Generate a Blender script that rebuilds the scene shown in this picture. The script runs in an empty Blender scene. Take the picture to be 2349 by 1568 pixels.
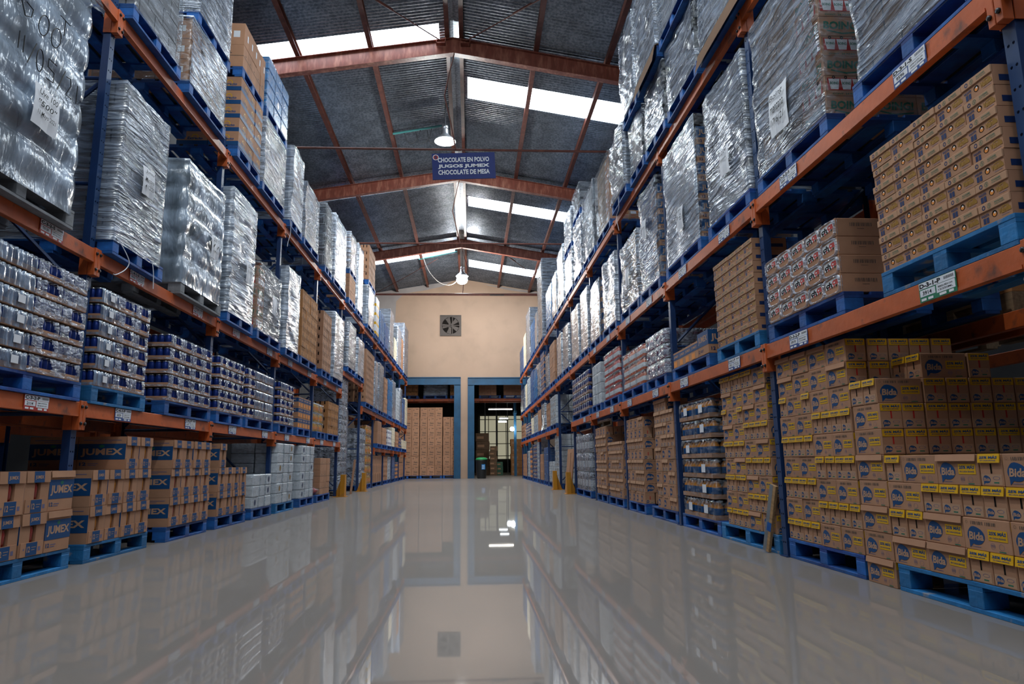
import bpy, math, random
from mathutils import Vector, Matrix, noise
random.seed(7)
SC = bpy.context.scene
COL = SC.collection
PI = math.pi

# ------------------------------------------------------------------ camera
FPX, PITCH, YAW, ROLL, CAMH = 1568.4, 0.1741, 0.0621, -0.011, 0.738
cam = bpy.data.cameras.new('camera')
cam.sensor_fit = 'HORIZONTAL'; cam.sensor_width = 36.0
cam.lens = FPX / 2349.0 * 36.0
cam.clip_start = 0.05; cam.clip_end = 300
co = bpy.data.objects.new('camera', cam); COL.objects.link(co)
cy, sy, cp, sp = math.cos(YAW), math.sin(YAW), math.cos(PITCH), math.sin(PITCH)
Fv = Vector((sy*cp, cy*cp, sp)); R0 = Vector((cy, -sy, 0)); U0 = R0.cross(Fv)
Rv = R0*math.cos(ROLL) + U0*math.sin(ROLL); Uv = -R0*math.sin(ROLL) + U0*math.cos(ROLL)
mw = Matrix.Identity(4)
for i in range(3):
    mw[i][0] = Rv[i]; mw[i][1] = Uv[i]; mw[i][2] = -Fv[i]
mw[2][3] = CAMH
co.matrix_world = mw
SC.camera = co

# ------------------------------------------------------------------ light and view
SC.view_settings.view_transform = 'Standard'
SC.view_settings.look = 'None'
SC.view_settings.exposure = 0.0
SC.view_settings.gamma = 1.0
SC.view_settings.use_curve_mapping = False
SC.cycles.use_denoising = True
SC.cycles.use_adaptive_sampling = True
SC.cycles.adaptive_threshold = 0.02
SC.cycles.max_bounces = 7
SC.cycles.diffuse_bounces = 2
SC.cycles.glossy_bounces = 3
SC.cycles.transmission_bounces = 4
SC.cycles.transparent_max_bounces = 10
SC.cycles.caustics_reflective = False
SC.cycles.caustics_refractive = False
SC.cycles.sample_clamp_indirect = 6.0

world = bpy.data.worlds.new('sky'); SC.world = world
world.use_nodes = True
bg = world.node_tree.nodes['Background']
bg.inputs[0].default_value = (0.80, 0.90, 1.0, 1)
SKY = 12.0
bg.inputs[1].default_value = SKY

RIDGE_X, ROOF_H, SLOPE = -0.36, 9.86, 0.165
WALL_Y = 33.5
LWX, RWX = -6.3, 5.9           # side walls
BACK_Y = -9.0
def roof_z(x): return ROOF_H - SLOPE*abs(x - RIDGE_X)
SKYL = [(-8.9, -7.8), (-1.6, -0.5), (5.6, 6.7), (13.0, 14.2), (20.4, 21.4), (27.9, 29.0)]    # left slope
SKYR = [(-7.0, -5.9), (0.4, 1.4), (7.7, 8.8), (15.0, 16.0), (22.4, 23.4), (29.9, 31.1)]      # right slope
def portal(y0, y1, s):
    l = bpy.data.lights.new('skylight_daylight', 'AREA'); l.shape = 'RECTANGLE'
    x0 = RIDGE_X + s*0.3; x1 = LWX if s < 0 else RWX
    xm = (x0 + x1)/2
    l.size = abs(x1-x0); l.size_y = y1-y0
    l.cycles.is_portal = True
    o = bpy.data.objects.new('skylight_daylight', l); COL.objects.link(o)
    o.location = (xm, (y0+y1)/2, roof_z(xm)-0.03)
    o.rotation_euler = (0, s*math.atan(SLOPE), 0)
for a, b in SKYL: portal(a, b, -1)
for a, b in SKYR: portal(a, b, 1)

LAMPS = [(-0.65, -8.0, 8.7, 200), (-0.62, 4.0, 8.7, 560), (-0.62, 16.0, 8.7, 550), (-0.34, 28.0, 8.55, 1100)]

# ------------------------------------------------------------------ materials
M = {}
def nd(nt, t, **k):
    n = nt.nodes.new(t)
    for a, b in k.items(): setattr(n, a, b)
    return n
def pmat(name, col, rough=.6, metal=0.0, var=0.0, vscale=6.0, col2=None, c2scale=4.0, c2lo=.5, c2hi=.7, bump=0.0, bscale=40.0, stretch=(1, 1, 1), spec=.5, rnd=0.0, emit=None, coat=0.0):
    m = bpy.data.materials.new(name); m.use_nodes = True; nt = m.node_tree
    p = nt.nodes['Principled BSDF']
    p.inputs['Roughness'].default_value = rough; p.inputs['Metallic'].default_value = metal
    p.inputs['Specular IOR Level'].default_value = spec
    if coat: p.inputs['Coat Weight'].default_value = coat; p.inputs['Coat Roughness'].default_value = .15
    c4 = (*col, 1)
    p.inputs['Base Color'].default_value = c4
    tc = None
    def coords(scale):
        nonlocal tc
        if tc is None: tc = nd(nt, 'ShaderNodeTexCoord')
        mp = nd(nt, 'ShaderNodeMapping'); mp.inputs['Scale'].default_value = stretch
        nt.links.new(tc.outputs['Object'], mp.inputs['Vector'])
        n = nd(nt, 'ShaderNodeTexNoise'); n.inputs['Scale'].default_value = scale; n.inputs['Detail'].default_value = 4
        nt.links.new(mp.outputs[0], n.inputs['Vector'])
        return n
    cur = None
    if col2 is not None:
        n = coords(c2scale)
        r = nd(nt, 'ShaderNodeMapRange'); r.inputs[1].default_value = c2lo; r.inputs[2].default_value = c2hi
        nt.links.new(n.outputs['Fac'], r.inputs[0])
        mx = nd(nt, 'ShaderNodeMixRGB'); mx.inputs[1].default_value = c4; mx.inputs[2].default_value = (*col2, 1)
        nt.links.new(r.outputs[0], mx.inputs[0]); cur = mx.outputs[0]
    fac = None
    if var:
        n = coords(vscale)
        r = nd(nt, 'ShaderNodeMapRange'); r.inputs[1].default_value = .3; r.inputs[2].default_value = .7
        r.inputs[3].default_value = 1-var; r.inputs[4].default_value = 1+var
        nt.links.new(n.outputs['Fac'], r.inputs[0]); fac = r.outputs[0]
    if rnd:
        oi = nd(nt, 'ShaderNodeObjectInfo')
        r = nd(nt, 'ShaderNodeMapRange'); r.inputs[3].default_value = 1-rnd; r.inputs[4].default_value = 1+rnd
        nt.links.new(oi.outputs['Random'], r.inputs[0])
        if fac is not None:
            mm = nd(nt, 'ShaderNodeMath', operation='MULTIPLY'); nt.links.new(fac, mm.inputs[0]); nt.links.new(r.outputs[0], mm.inputs[1]); fac = mm.outputs[0]
        else: fac = r.outputs[0]
    if fac is not None:
        vm = nd(nt, 'ShaderNodeVectorMath', operation='SCALE')
        if cur is not None: nt.links.new(cur, vm.inputs[0])
        else: vm.inputs[0].default_value = col
        nt.links.new(fac, vm.inputs['Scale']); cur = vm.outputs[0]
    if cur is not None: nt.links.new(cur, p.inputs['Base Color'])
    if bump:
        n = coords(bscale); b = nd(nt, 'ShaderNodeBump'); b.inputs['Strength'].default_value = bump; b.inputs['Distance'].default_value = .01
        nt.links.new(n.outputs['Fac'], b.inputs['Height']); nt.links.new(b.outputs[0], p.inputs['Normal'])
    if emit:
        p.inputs['Emission Color'].default_value = (*emit[0], 1); p.inputs['Emission Strength'].default_value = emit[1]
    M[name] = m
    return m

def film(name, col, opacity, rough=.2, bump=.8, rot=.5, sc=(1, 1, 9), scale=2.4, dist=.05, fine=(3, 3, 40), streak=1.0):
    """stretch film: wrinkled, glossy, partly see-through"""
    m = bpy.data.materials.new(name); m.use_nodes = True; nt = m.node_tree
    p = nt.nodes['Principled BSDF']; out = nt.nodes['Material Output']
    tc = nd(nt, 'ShaderNodeTexCoord'); oi = nd(nt, 'ShaderNodeObjectInfo')
    ad = nd(nt, 'ShaderNodeVectorMath', operation='ADD')
    cm = nd(nt, 'ShaderNodeCombineXYZ')
    mu = nd(nt, 'ShaderNodeMath', operation='MULTIPLY'); mu.inputs[1].default_value = 20
    nt.links.new(oi.outputs['Random'], mu.inputs[0])
    for i in range(3): nt.links.new(mu.outputs[0], cm.inputs[i])
    nt.links.new(tc.outputs['Object'], ad.inputs[0]); nt.links.new(cm.outputs[0], ad.inputs[1])
    def noi(scl, s_, det, dis=0.0, r=rot):
        mp = nd(nt, 'ShaderNodeMapping'); mp.inputs['Rotation'].default_value = (r, r, 0); mp.inputs['Scale'].default_value = s_
        nt.links.new(ad.outputs[0], mp.inputs['Vector'])
        n = nd(nt, 'ShaderNodeTexNoise'); n.inputs['Scale'].default_value = scl; n.inputs['Detail'].default_value = det; n.inputs['Distortion'].default_value = dis
        nt.links.new(mp.outputs[0], n.inputs['Vector'])
        return n.outputs['Fac']
    big = noi(scale, sc, 3, .8); fin = noi(1.6, fine, 3, .3); blot = noi(3.2, (1, 1, 1), 2, 0, 0)
    def mm(op, a, b):
        n = nd(nt, 'ShaderNodeMath', operation=op)
        for i, v in enumerate((a, b)):
            if isinstance(v, (int, float)): n.inputs[i].default_value = v
            else: nt.links.new(v, n.inputs[i])
        return n.outputs[0]
    h = mm('ADD', mm('ADD', mm('MULTIPLY', big, 1.2), mm('MULTIPLY', fin, .30*streak)), mm('MULTIPLY', blot, .4))
    b = nd(nt, 'ShaderNodeBump'); b.inputs['Strength'].default_value = bump; b.inputs['Distance'].default_value = dist
    nt.links.new(h, b.inputs['Height'])
    vm = nd(nt, 'ShaderNodeVectorMath', operation='SCALE'); vm.inputs[0].default_value = col
    r = nd(nt, 'ShaderNodeMapRange'); r.inputs[1].default_value = .3; r.inputs[2].default_value = .7; r.inputs[3].default_value = .5; r.inputs[4].default_value = 1.6
    nt.links.new(big, r.inputs[0]); nt.links.new(r.outputs[0], vm.inputs['Scale'])
    nt.links.new(vm.outputs[0], p.inputs['Base Color'])
    p.inputs['Roughness'].default_value = rough; p.inputs['Specular IOR Level'].default_value = 1.0; p.inputs['IOR'].default_value = 1.6
    p.inputs['Coat Weight'].default_value = 1.0; p.inputs['Coat Roughness'].default_value = .1
    nt.links.new(b.outputs[0], p.inputs['Normal']); nt.links.new(b.outputs[0], p.inputs['Coat Normal'])
    tr = nd(nt, 'ShaderNodeBsdfTransparent'); tr.inputs[0].default_value = (.93, .95, .96, 1)
    mx = nd(nt, 'ShaderNodeMixShader')
    r2 = nd(nt, 'ShaderNodeMapRange'); r2.inputs[1].default_value = .35; r2.inputs[2].default_value = .65; r2.inputs[3].default_value = max(0, opacity-.2); r2.inputs[4].default_value = min(1, opacity+.2)
    nt.links.new(big, r2.inputs[0]); nt.links.new(r2.outputs[0], mx.inputs[0])
    nt.links.new(tr.outputs[0], mx.inputs[1]); nt.links.new(p.outputs[0], mx.inputs[2]); nt.links.new(mx.outputs[0], out.inputs['Surface'])
    M[name] = m
    return m

KR = (.45, .24, .145)
pmat('kraft', KR, .75, var=.07, vscale=9, rnd=.10, spec=.2)
pmat('kraft_warm', (.45, .21, .085), .75, var=.07, vscale=9, rnd=.08, spec=.2)
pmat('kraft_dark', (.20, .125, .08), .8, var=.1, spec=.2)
pmat('kraft_edge', (.52, .30, .185), .8, spec=.2)
pmat('kraft_ink', (.50, .30, .19), .7, spec=.2)
pmat('ink_blue', (.007, .062, .19), .55, spec=.3)
pmat('ink_navy', (.010, .030, .12), .5, spec=.3)
pmat('ink_violet', (.16, .15, .26), .6, spec=.2)
pmat('ink_yellow', (.74, .40, .012), .5, spec=.3)
pmat('ink_gold', (.38, .19, .02), .5, spec=.3)
pmat('ink_black', (.012, .012, .014), .6, spec=.2)
pmat('ink_grey', (.12, .09, .075), .7, spec=.2)
pmat('ink_green', (.02, .16, .10), .6, spec=.3)
pmat('ink_red', (.50, .025, .02), .45, spec=.4)
pmat('ink_white', (.85, .86, .88), .5)
pmat('ink_orange', (.85, .28, .03), .5)
pmat('paper', (.80, .82, .88), .6, var=.04)
pmat('slot_dark', (.01, .008, .007), .9, spec=.1)
pmat('pallet_blue', (.007, .10, .36), .62, col2=(.005, .04, .22), c2scale=3, c2lo=.42, c2hi=.62, var=.25, vscale=14, stretch=(1, 1, 1), rnd=.28, bump=.35, bscale=30)
pmat('pallet_worn', (.010, .15, .38), .65, col2=(.33, .27, .20), c2scale=7, c2lo=.60, c2hi=.70, var=.2, vscale=12, rnd=.25, bump=.4, bscale=30)
pmat('pallet_grey', (.20, .21, .23), .75, var=.2, vscale=10, bump=.3)
pmat('wood', (.42, .25, .12), .7, var=.25, vscale=6, stretch=(1, 8, 8), bump=.3)
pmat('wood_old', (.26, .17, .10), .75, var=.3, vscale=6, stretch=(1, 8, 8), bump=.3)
pmat('rack_orange', (.53, .105, .022), .5, col2=(.13, .045, .025), c2scale=9, c2lo=.56, c2hi=.74, var=.18, vscale=5, bump=.15, bscale=25, rnd=.08)
pmat('rack_blue', (.006, .030, .115), .42, var=.15, vscale=5)
pmat('bolt', (.05, .05, .055), .4, metal=.9)
pmat('frame_blue', (.006, .068, .15), .5, var=.15, vscale=3, col2=(.01, .04, .08), c2scale=2, c2lo=.55, c2hi=.8)
pmat('rust_red', (.115, .032, .022), .5, col2=(.20, .065, .04), c2scale=5, c2lo=.5, c2hi=.75, var=.2, vscale=8)
pmat('rafter_red', (.22, .060, .040), .45, col2=(.40, .16, .11), c2scale=4, c2lo=.48, c2hi=.72, var=.18, vscale=8, stretch=(2, 2, .5))
pmat('sheet_metal', (.22, .245, .285), .33, metal=.8, col2=(.12, .14, .17), c2scale=20, c2lo=.40, c2hi=.60, var=.25, vscale=2.2, rnd=.05)
pmat('alu', (.62, .64, .66), .35, metal=.9)
pmat('teal', (.05, .22, .22), .5)
pmat('cable', (.02, .02, .022), .6)
pmat('cable_pale', (.55, .50, .45), .6)
pmat('concrete', (.30, .29, .28), .85, var=.15, vscale=2)
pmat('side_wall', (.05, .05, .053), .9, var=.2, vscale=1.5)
pmat('can_blue', (.010, .035, .22), .28, metal=.35, rnd=.1)
pmat('can_lid', (.55, .57, .60), .3, metal=.9)
pmat('can_red', (.45, .03, .03), .35)
pmat('cap_blue', (.012, .02, .10), .35)
pmat('juice_orange', (.55, .20, .015), .25, coat=.5)
pmat('juice_yellow', (.62, .30, .03), .25, coat=.5)
pmat('soda_red', (.36, .03, .025), .25, coat=.5)
pmat('soda_coral', (.62, .055, .025), .25, coat=.5)
pmat('soda_peach', (.65, .15, .06), .25, coat=.5)
pmat('soda_purple', (.20, .05, .10), .25, coat=.5)
pmat('soda_dark', (.012, .010, .012), .2, coat=.5)
pmat('bottle_clear', (.50, .55, .60), .25, coat=.4)
pmat('bottle_green', (.05, .12, .11), .2, coat=.5)
pmat('pack_white', (.72, .74, .78), .4, var=.06, vscale=12, rnd=.06)
pmat('pack_cream', (.75, .68, .52), .5, rnd=.06)
pmat('pack_blue', (.01, .10, .34), .4, var=.2, vscale=10, rnd=.12)
pmat('pack_sky', (.015, .19, .50), .35, var=.2, vscale=10, rnd=.12)
pmat('sheet_brown', (.17, .095, .055), .75, var=.08, spec=.2)
pmat('guard_yellow', (.58, .24, .012), .5, var=.1, vscale=3, col2=(.25, .14, .05), c2scale=4, c2lo=.58, c2hi=.75)
pmat('bin_black', (.012, .014, .016), .45)
pmat('bin_green', (.02, .30, .09), .45)
pmat('label_blue', (.02, .07, .28), .5)
pmat('label_red', (.45, .03, .025), .5)
pmat('label_green', (.015, .20, .10), .5)
pmat('sign_blue', (.010, .026, .17), .5, var=.08, spec=.3)
pmat('fan_metal', (.048, .038, .033), .55, metal=.5)
pmat('crate_green', (.06, .16, .10), .6)
pmat('bag_red', (.55, .10, .09), .35)
pmat('rubber', (.02, .02, .02), .8)
film('film_grey', (.25, .30, .39), .64, bump=.55, rot=.55, dist=.07)
film('film_pale', (.35, .41, .505), .84, bump=.5, rough=.22, rot=.45, dist=.06)
film('film_haze', (.29, .36, .46), .76, bump=.5, rough=.24, rot=.12, sc=(3, 3, 2), scale=1.3, fine=(16, 16, 2), dist=.045)
film('film_green', (.16, .21, .22), .5)
film('film_thin', (.26, .30, .36), .36, rough=.16, bump=.55)
film('film_smooth', (.20, .27, .38), .62, rough=.25, bump=.35, sc=(9, 9, 2), rot=.1, scale=1.5, dist=.02, fine=(20, 20, 6))
film('film_pack', (.38, .42, .52), .50, rough=.16, bump=.9, sc=(8, 8, 18), rot=.6, scale=1.6, dist=.02, fine=(20, 20, 60))
film('film_clear', (.35, .39, .45), .12, rough=.12, bump=.7, sc=(8, 8, 16), scale=1.6, dist=.015, fine=(20, 20, 60))

def goods_mat(name, col, bw, bh, line=(.03, .025, .02)):
    m = pmat(name, col, .7, spec=.25); nt = m.node_tree; p = nt.nodes['Principled BSDF']
    tc = nd(nt, 'ShaderNodeTexCoord'); sp_ = nd(nt, 'ShaderNodeSeparateXYZ'); nt.links.new(tc.outputs['Object'], sp_.inputs[0])
    ad = nd(nt, 'ShaderNodeMath', operation='ADD'); nt.links.new(sp_.outputs[0], ad.inputs[0]); nt.links.new(sp_.outputs[1], ad.inputs[1])
    cb = nd(nt, 'ShaderNodeCombineXYZ'); nt.links.new(ad.outputs[0], cb.inputs[0]); nt.links.new(sp_.outputs[2], cb.inputs[1])
    br = nd(nt, 'ShaderNodeTexBrick'); br.inputs['Color1'].default_value = (*col, 1); br.inputs['Color2'].default_value = (*[c*.8 for c in col], 1)
    br.inputs['Mortar'].default_value = (*line, 1); br.inputs['Scale'].default_value = 1; br.inputs['Mortar Size'].default_value = .007
    br.inputs['Brick Width'].default_value = bw; br.inputs['Row Height'].default_value = bh
    nt.links.new(cb.outputs[0], br.inputs['Vector']); nt.links.new(br.outputs['Color'], p.inputs['Base Color'])
goods_mat('goods_brown', (.30, .18, .10), .28, .19)
goods_mat('goods_grey', (.26, .26, .28), .30, .20)
goods_mat('goods_dark', (.05, .05, .06), .20, .22, (.3, .3, .32))
goods_mat('goods_white', (.55, .56, .58), .26, .16, (.2, .2, .22))
goods_mat('goods_blue', (.02, .09, .30), .26, .20)
goods_mat('goods_green', (.06, .12, .12), .09, .24, (.3, .36, .36))
goods_mat('goods_pale', (.42, .45, .50), .30, .27, (.25, .27, .30))

# rack post: paired punched holes along the aisle face
m = pmat('post_blue', (.011, .045, .14), .42, var=.15, vscale=5); nt = m.node_tree; p = nt.nodes['Principled BSDF']
tc = nd(nt, 'ShaderNodeTexCoord'); s3 = nd(nt, 'ShaderNodeSeparateXYZ'); nt.links.new(tc.outputs['Object'], s3.inputs[0])
def mth(op, a, b=None):
    n = nd(nt, 'ShaderNodeMath', operation=op)
    for i, v in enumerate((a, b)):
        if v is None: continue
        if isinstance(v, (int, float)): n.inputs[i].default_value = v
        else: nt.links.new(v, n.inputs[i])
    return n.outputs[0]
az = mth('SUBTRACT', mth('PINGPONG', s3.outputs[2], .0535), .0)       # pitch 0.107
ay = mth('SUBTRACT', mth('ABSOLUTE', s3.outputs[1]), .015)
d2 = mth('SQRT', mth('ADD', mth('POWER', az, 2), mth('POWER', ay, 2)))
hole = mth('LESS_THAN', d2, .0075)
tr = nd(nt, 'ShaderNodeBsdfTransparent'); mx = nd(nt, 'ShaderNodeMixShader')
nt.links.new(hole, mx.inputs[0]); nt.links.new(p.outputs[0], mx.inputs[1]); nt.links.new(tr.outputs[0], mx.inputs[2])
nt.links.new(mx.outputs[0], nt.nodes['Material Output'].inputs['Surface'])

# floor: polished coating over cement
m = bpy.data.materials.new('floor_coat'); M['floor_coat'] = m; m.use_nodes = True; nt = m.node_tree
p = nt.nodes['Principled BSDF']; p.inputs['Base Color'].default_value = (.27, .235, .205, 1); p.inputs['Roughness'].default_value = .6; p.inputs['Specular IOR Level'].default_value = .1
tc = nd(nt, 'ShaderNodeTexCoord'); n = nd(nt, 'ShaderNodeTexNoise'); n.inputs['Scale'].default_value = .5; n.inputs['Detail'].default_value = 3
nt.links.new(tc.outputs['Object'], n.inputs['Vector'])
cr = nd(nt, 'ShaderNodeMixRGB'); cr.inputs[1].default_value = (.225, .196, .175, 1); cr.inputs[2].default_value = (.258, .227, .203, 1)
nt.links.new(n.outputs['Fac'], cr.inputs[0]); nt.links.new(cr.outputs[0], p.inputs['Base Color'])
gl = nd(nt, 'ShaderNodeBsdfGlossy'); gl.inputs['Roughness'].default_value = .022; gl.inputs[0].default_value = (.95, .97, 1, 1)
lw = nd(nt, 'ShaderNodeLayerWeight'); lw.inputs['Blend'].default_value = .35
r = nd(nt, 'ShaderNodeMapRange'); r.inputs[3].default_value = .08; r.inputs[4].default_value = .33
nt.links.new(lw.outputs['Facing'], r.inputs[0])
mx = nd(nt, 'ShaderNodeMixShader'); nt.links.new(r.outputs[0], mx.inputs[0]); nt.links.new(p.outputs[0], mx.inputs[1]); nt.links.new(gl.outputs[0], mx.inputs[2])
nt.links.new(mx.outputs[0], nt.nodes['Material Output'].inputs['Surface'])

pmat('wall_beige', (.42, .295, .215), .85, var=.05, vscale=.7, spec=.2, col2=(.37, .265, .195), c2scale=1.2, c2lo=.5, c2hi=.75)
pmat('wall_raw', (.33, .30, .29), .9, var=.12, vscale=1.5, spec=.2)
# rooflight sheet: clear plastic, the sky beyond shows through it
m = bpy.data.materials.new('rooflight'); M['rooflight'] = m; m.use_nodes = True; nt = m.node_tree
tr = nd(nt, 'ShaderNodeBsdfTransparent'); tr.inputs[0].default_value = (.95, .96, .97, 1)
tc = nd(nt, 'ShaderNodeTexCoord'); mp = nd(nt, 'ShaderNodeMapping'); mp.inputs['Scale'].default_value = (1, 2.2, 1); n = nd(nt, 'ShaderNodeTexNoise'); n.inputs['Scale'].default_value = 5; n.inputs['Detail'].default_value = 2
nt.links.new(tc.outputs['Object'], mp.inputs[0]); nt.links.new(mp.outputs[0], n.inputs['Vector'])
r = nd(nt, 'ShaderNodeMapRange'); r.inputs[1].default_value = .70; r.inputs[2].default_value = .74; r.inputs[3].default_value = .10; r.inputs[4].default_value = .9
nt.links.new(n.outputs['Fac'], r.inputs[0])
tl = nd(nt, 'ShaderNodeBsdfTranslucent'); tl.inputs[0].default_value = (.55, .56, .58, 1); mx = nd(nt, 'ShaderNodeMixShader')
nt.links.new(r.outputs[0], mx.inputs[0]); nt.links.new(tr.outputs[0], mx.inputs[1]); nt.links.new(tl.outputs[0], mx.inputs[2])
nt.links.new(mx.outputs[0], nt.nodes['Material Output'].inputs['Surface'])
pmat('bulb', (1, 1, 1), .4, emit=((.95, 1.0, .98), 60.0))
pmat('bulb_bright', (1, 1, 1), .4, emit=((1.0, 1.0, .95), 150.0))
pmat('tube', (1, 1, 1), .4, emit=((.85, .95, 1.0), 14.0))
pmat('tube_warm', (1, 1, 1), .4, emit=((1.0, .93, .78), 9.0))

# ------------------------------------------------------------------ mesh builder
_tx = {}
def tgeo(s, bold=0.0, shear=0.0):
    k = (s, bold, shear)
    if k not in _tx:
        cu = bpy.data.curves.new('t', 'FONT'); cu.body = s; cu.size = 1; cu.offset = bold; cu.shear = shear; cu.resolution_u = 2
        cu.align_x = 'LEFT'
        ob = bpy.data.objects.new('t', cu)
        me = bpy.data.meshes.new_from_object(ob)
        vs = [(v.co.x, v.co.y) for v in me.vertices]; fs = [tuple(f.vertices) for f in me.polygons]
        bpy.data.objects.remove(ob); bpy.data.curves.remove(cu); bpy.data.meshes.remove(me)
        x0 = min(v[0] for v in vs); x1 = max(v[0] for v in vs); y0 = min(v[1] for v in vs); y1 = max(v[1] for v in vs)
        _tx[k] = ([((a-x0)/(x1-x0), (b-y0)/(y1-y0)) for a, b in vs], fs, (x1-x0)/(y1-y0))
    return _tx[k]
class MB:
    def __init__(s): s.v = []; s.f = []; s.mi = []; s.ms = []
    def m(s, name):
        if name not in s.ms: s.ms.append(name)
        return s.ms.index(name)
    def add(s, vs, fs, m):
        n = len(s.v); i = s.m(m)
        s.v += [tuple(v) for v in vs]
        for f in fs: s.f.append(tuple(n+a for a in f)); s.mi.append(i)
    def box(s, x0, y0, z0, x1, y1, z1, m):
        s.add([(x0, y0, z0), (x1, y0, z0), (x1, y1, z0), (x0, y1, z0), (x0, y0, z1), (x1, y0, z1), (x1, y1, z1), (x0, y1, z1)],
              [(0, 3, 2, 1), (4, 5, 6, 7), (0, 1, 5, 4), (1, 2, 6, 5), (2, 3, 7, 6), (3, 0, 4, 7)], m)
    def bbox(s, x0, y0, z0, x1, y1, z1, m, b=.006):
        """box with chamfered edges"""
        vs = []; idx = {}
        for ix, X in enumerate((x0, x1)):
            for iy, Y in enumerate((y0, y1)):
                for iz, Z in enumerate((z0, z1)):
                    sx, sy_, sz = (1, -1)[ix], (1, -1)[iy], (1, -1)[iz]
                    for ax in range(3):
                        pt = [X, Y, Z]
                        for a, sg in ((0, sx), (1, sy_), (2, sz)):
                            if a != ax: pt[a] += sg*b
                        idx[(ix, iy, iz, ax)] = len(vs); vs.append(pt)
        fs = []
        for ax in range(3):
            o = [a for a in range(3) if a != ax]
            for e in (0, 1):
                q = []
                for c in ((0, 0), (1, 0), (1, 1), (0, 1)):
                    k = [0, 0, 0]; k[ax] = e; k[o[0]] = c[0]; k[o[1]] = c[1]
                    q.append(idx[(*k, ax)])
                flip = (e == 0) ^ (ax == 1)
                fs.append(tuple(q[::-1]) if flip else tuple(q))
        for ax in range(3):                      # edge along ax
            o = [a for a in range(3) if a != ax]
            for c in ((0, 0), (1, 0), (1, 1), (0, 1)):
                k0 = [0, 0, 0]; k0[o[0]] = c[0]; k0[o[1]] = c[1]; k1 = list(k0); k1[ax] = 1
                fs.append((idx[(*k0, o[0])], idx[(*k1, o[0])], idx[(*k1, o[1])], idx[(*k0, o[1])]))
        for ix in (0, 1):
            for iy in (0, 1):
                for iz in (0, 1): fs.append(tuple(idx[(ix, iy, iz, a)] for a in range(3)))
        s.add(vs, fs, m)
    def quad(s, a, b, c, d, m): s.add([a, b, c, d], [(0, 1, 2, 3)], m)
    def poly(s, pts, m): s.add(pts, [tuple(range(len(pts)))], m)
    def tube(s, pts, r, m, n=8, cap=True):
        pts = [Vector(p) for p in pts]; rings = []
        for i, p in enumerate(pts):
            d = (pts[min(i+1, len(pts)-1)] - pts[max(i-1, 0)]).normalized()
            a = d.orthogonal().normalized() if i == 0 else (a - d*a.dot(d)).normalized()
            b = d.cross(a)
            rings.append([p + (a*math.cos(2*PI*k/n) + b*math.sin(2*PI*k/n))*r for k in range(n)])
        vs = [v for rg in rings for v in rg]; fs = []
        for i in range(len(pts)-1):
            for k in range(n): fs.append((i*n+k, i*n+(k+1) % n, (i+1)*n+(k+1) % n, (i+1)*n+k))
        if cap: fs += [tuple(range(n))[::-1], tuple((len(pts)-1)*n+k for k in range(n))]
        s.add(vs, fs, m)
    def lathe(s, prof, m, c=(0, 0, 0), n=12, ms=None):
        """prof: (r, z) list; ms: material per segment"""
        vs = []
        for r, z in prof: vs += [(c[0]+r*math.cos(2*PI*k/n), c[1]+r*math.sin(2*PI*k/n), c[2]+z) for k in range(n)]
        base = len(s.v); s.v += vs
        for i in range(len(prof)-1):
            mi = s.m(ms[i] if ms else m)
            for k in range(n):
                s.f.append((base+i*n+k, base+i*n+(k+1) % n, base+(i+1)*n+(k+1) % n, base+(i+1)*n+k)); s.mi.append(mi)
        s.f.append(tuple(base+(len(prof)-1)*n+k for k in range(n))); s.mi.append(s.m(ms[-1] if ms else m))
        s.f.append(tuple(base+k for k in range(n))[::-1]); s.mi.append(s.m(ms[0] if ms else m))
    def text(s, fr, x, y, w, h, t, m, bold=.02, shear=0.0, lift=.0008):
        """t in the box x, y, w, h of frame fr=(o, u, v); w None keeps the font's shape"""
        vs, fs, asp = tgeo(t, bold, shear); o, u, v = fr
        if w is None: w = h*asp
        nrm = u.cross(v)
        s.add([o + u*(x+a*w) + v*(y+b*h) + nrm*lift for a, b in vs], fs, m)
        return w
    def rect(s, fr, x, y, w, h, m, lift=.0004):
        o, u, v = fr; nrm = u.cross(v)*lift
        s.add([o+u*x+v*y+nrm, o+u*(x+w)+v*y+nrm, o+u*(x+w)+v*(y+h)+nrm, o+u*x+v*(y+h)+nrm], [(0, 1, 2, 3)], m)
    def shape(s, fr, pts, m, lift=.0004):
        o, u, v = fr; nrm = u.cross(v)*lift
        s.poly([o+u*a+v*b+nrm for a, b in pts], m)
    def ring(s, fr, cx, cz, r, w, m, n=14, sx=1.0, lift=.0004):
        o, u, v = fr; nrm = u.cross(v)*lift; vs = []
        for k in range(n):
            a = 2*PI*k/n
            for rr in (r-w, r): vs.append(o+u*(cx+rr*sx*math.cos(a))+v*(cz+rr*math.sin(a))+nrm)
        s.add(vs, [(2*k, 2*k+1, (2*k+3) % (2*n), (2*k+2) % (2*n)) for k in range(n)], m)
    def mesh(s, name, smooth=False):
        me = bpy.data.meshes.new(name)
        me.from_pydata(s.v, [], s.f)
        for n in s.ms: me.materials.append(M[n])
        me.polygons.foreach_set('material_index', s.mi)
        if smooth: me.polygons.foreach_set('use_smooth', [True]*len(s.f))
        me.update()
        return me
    def obj(s, name, parent=None, loc=(0, 0, 0), smooth=False):
        o = bpy.data.objects.new(name, s.mesh(name, smooth)); COL.objects.link(o)
        o.location = loc
        if parent: o.parent = parent
        return o
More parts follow.
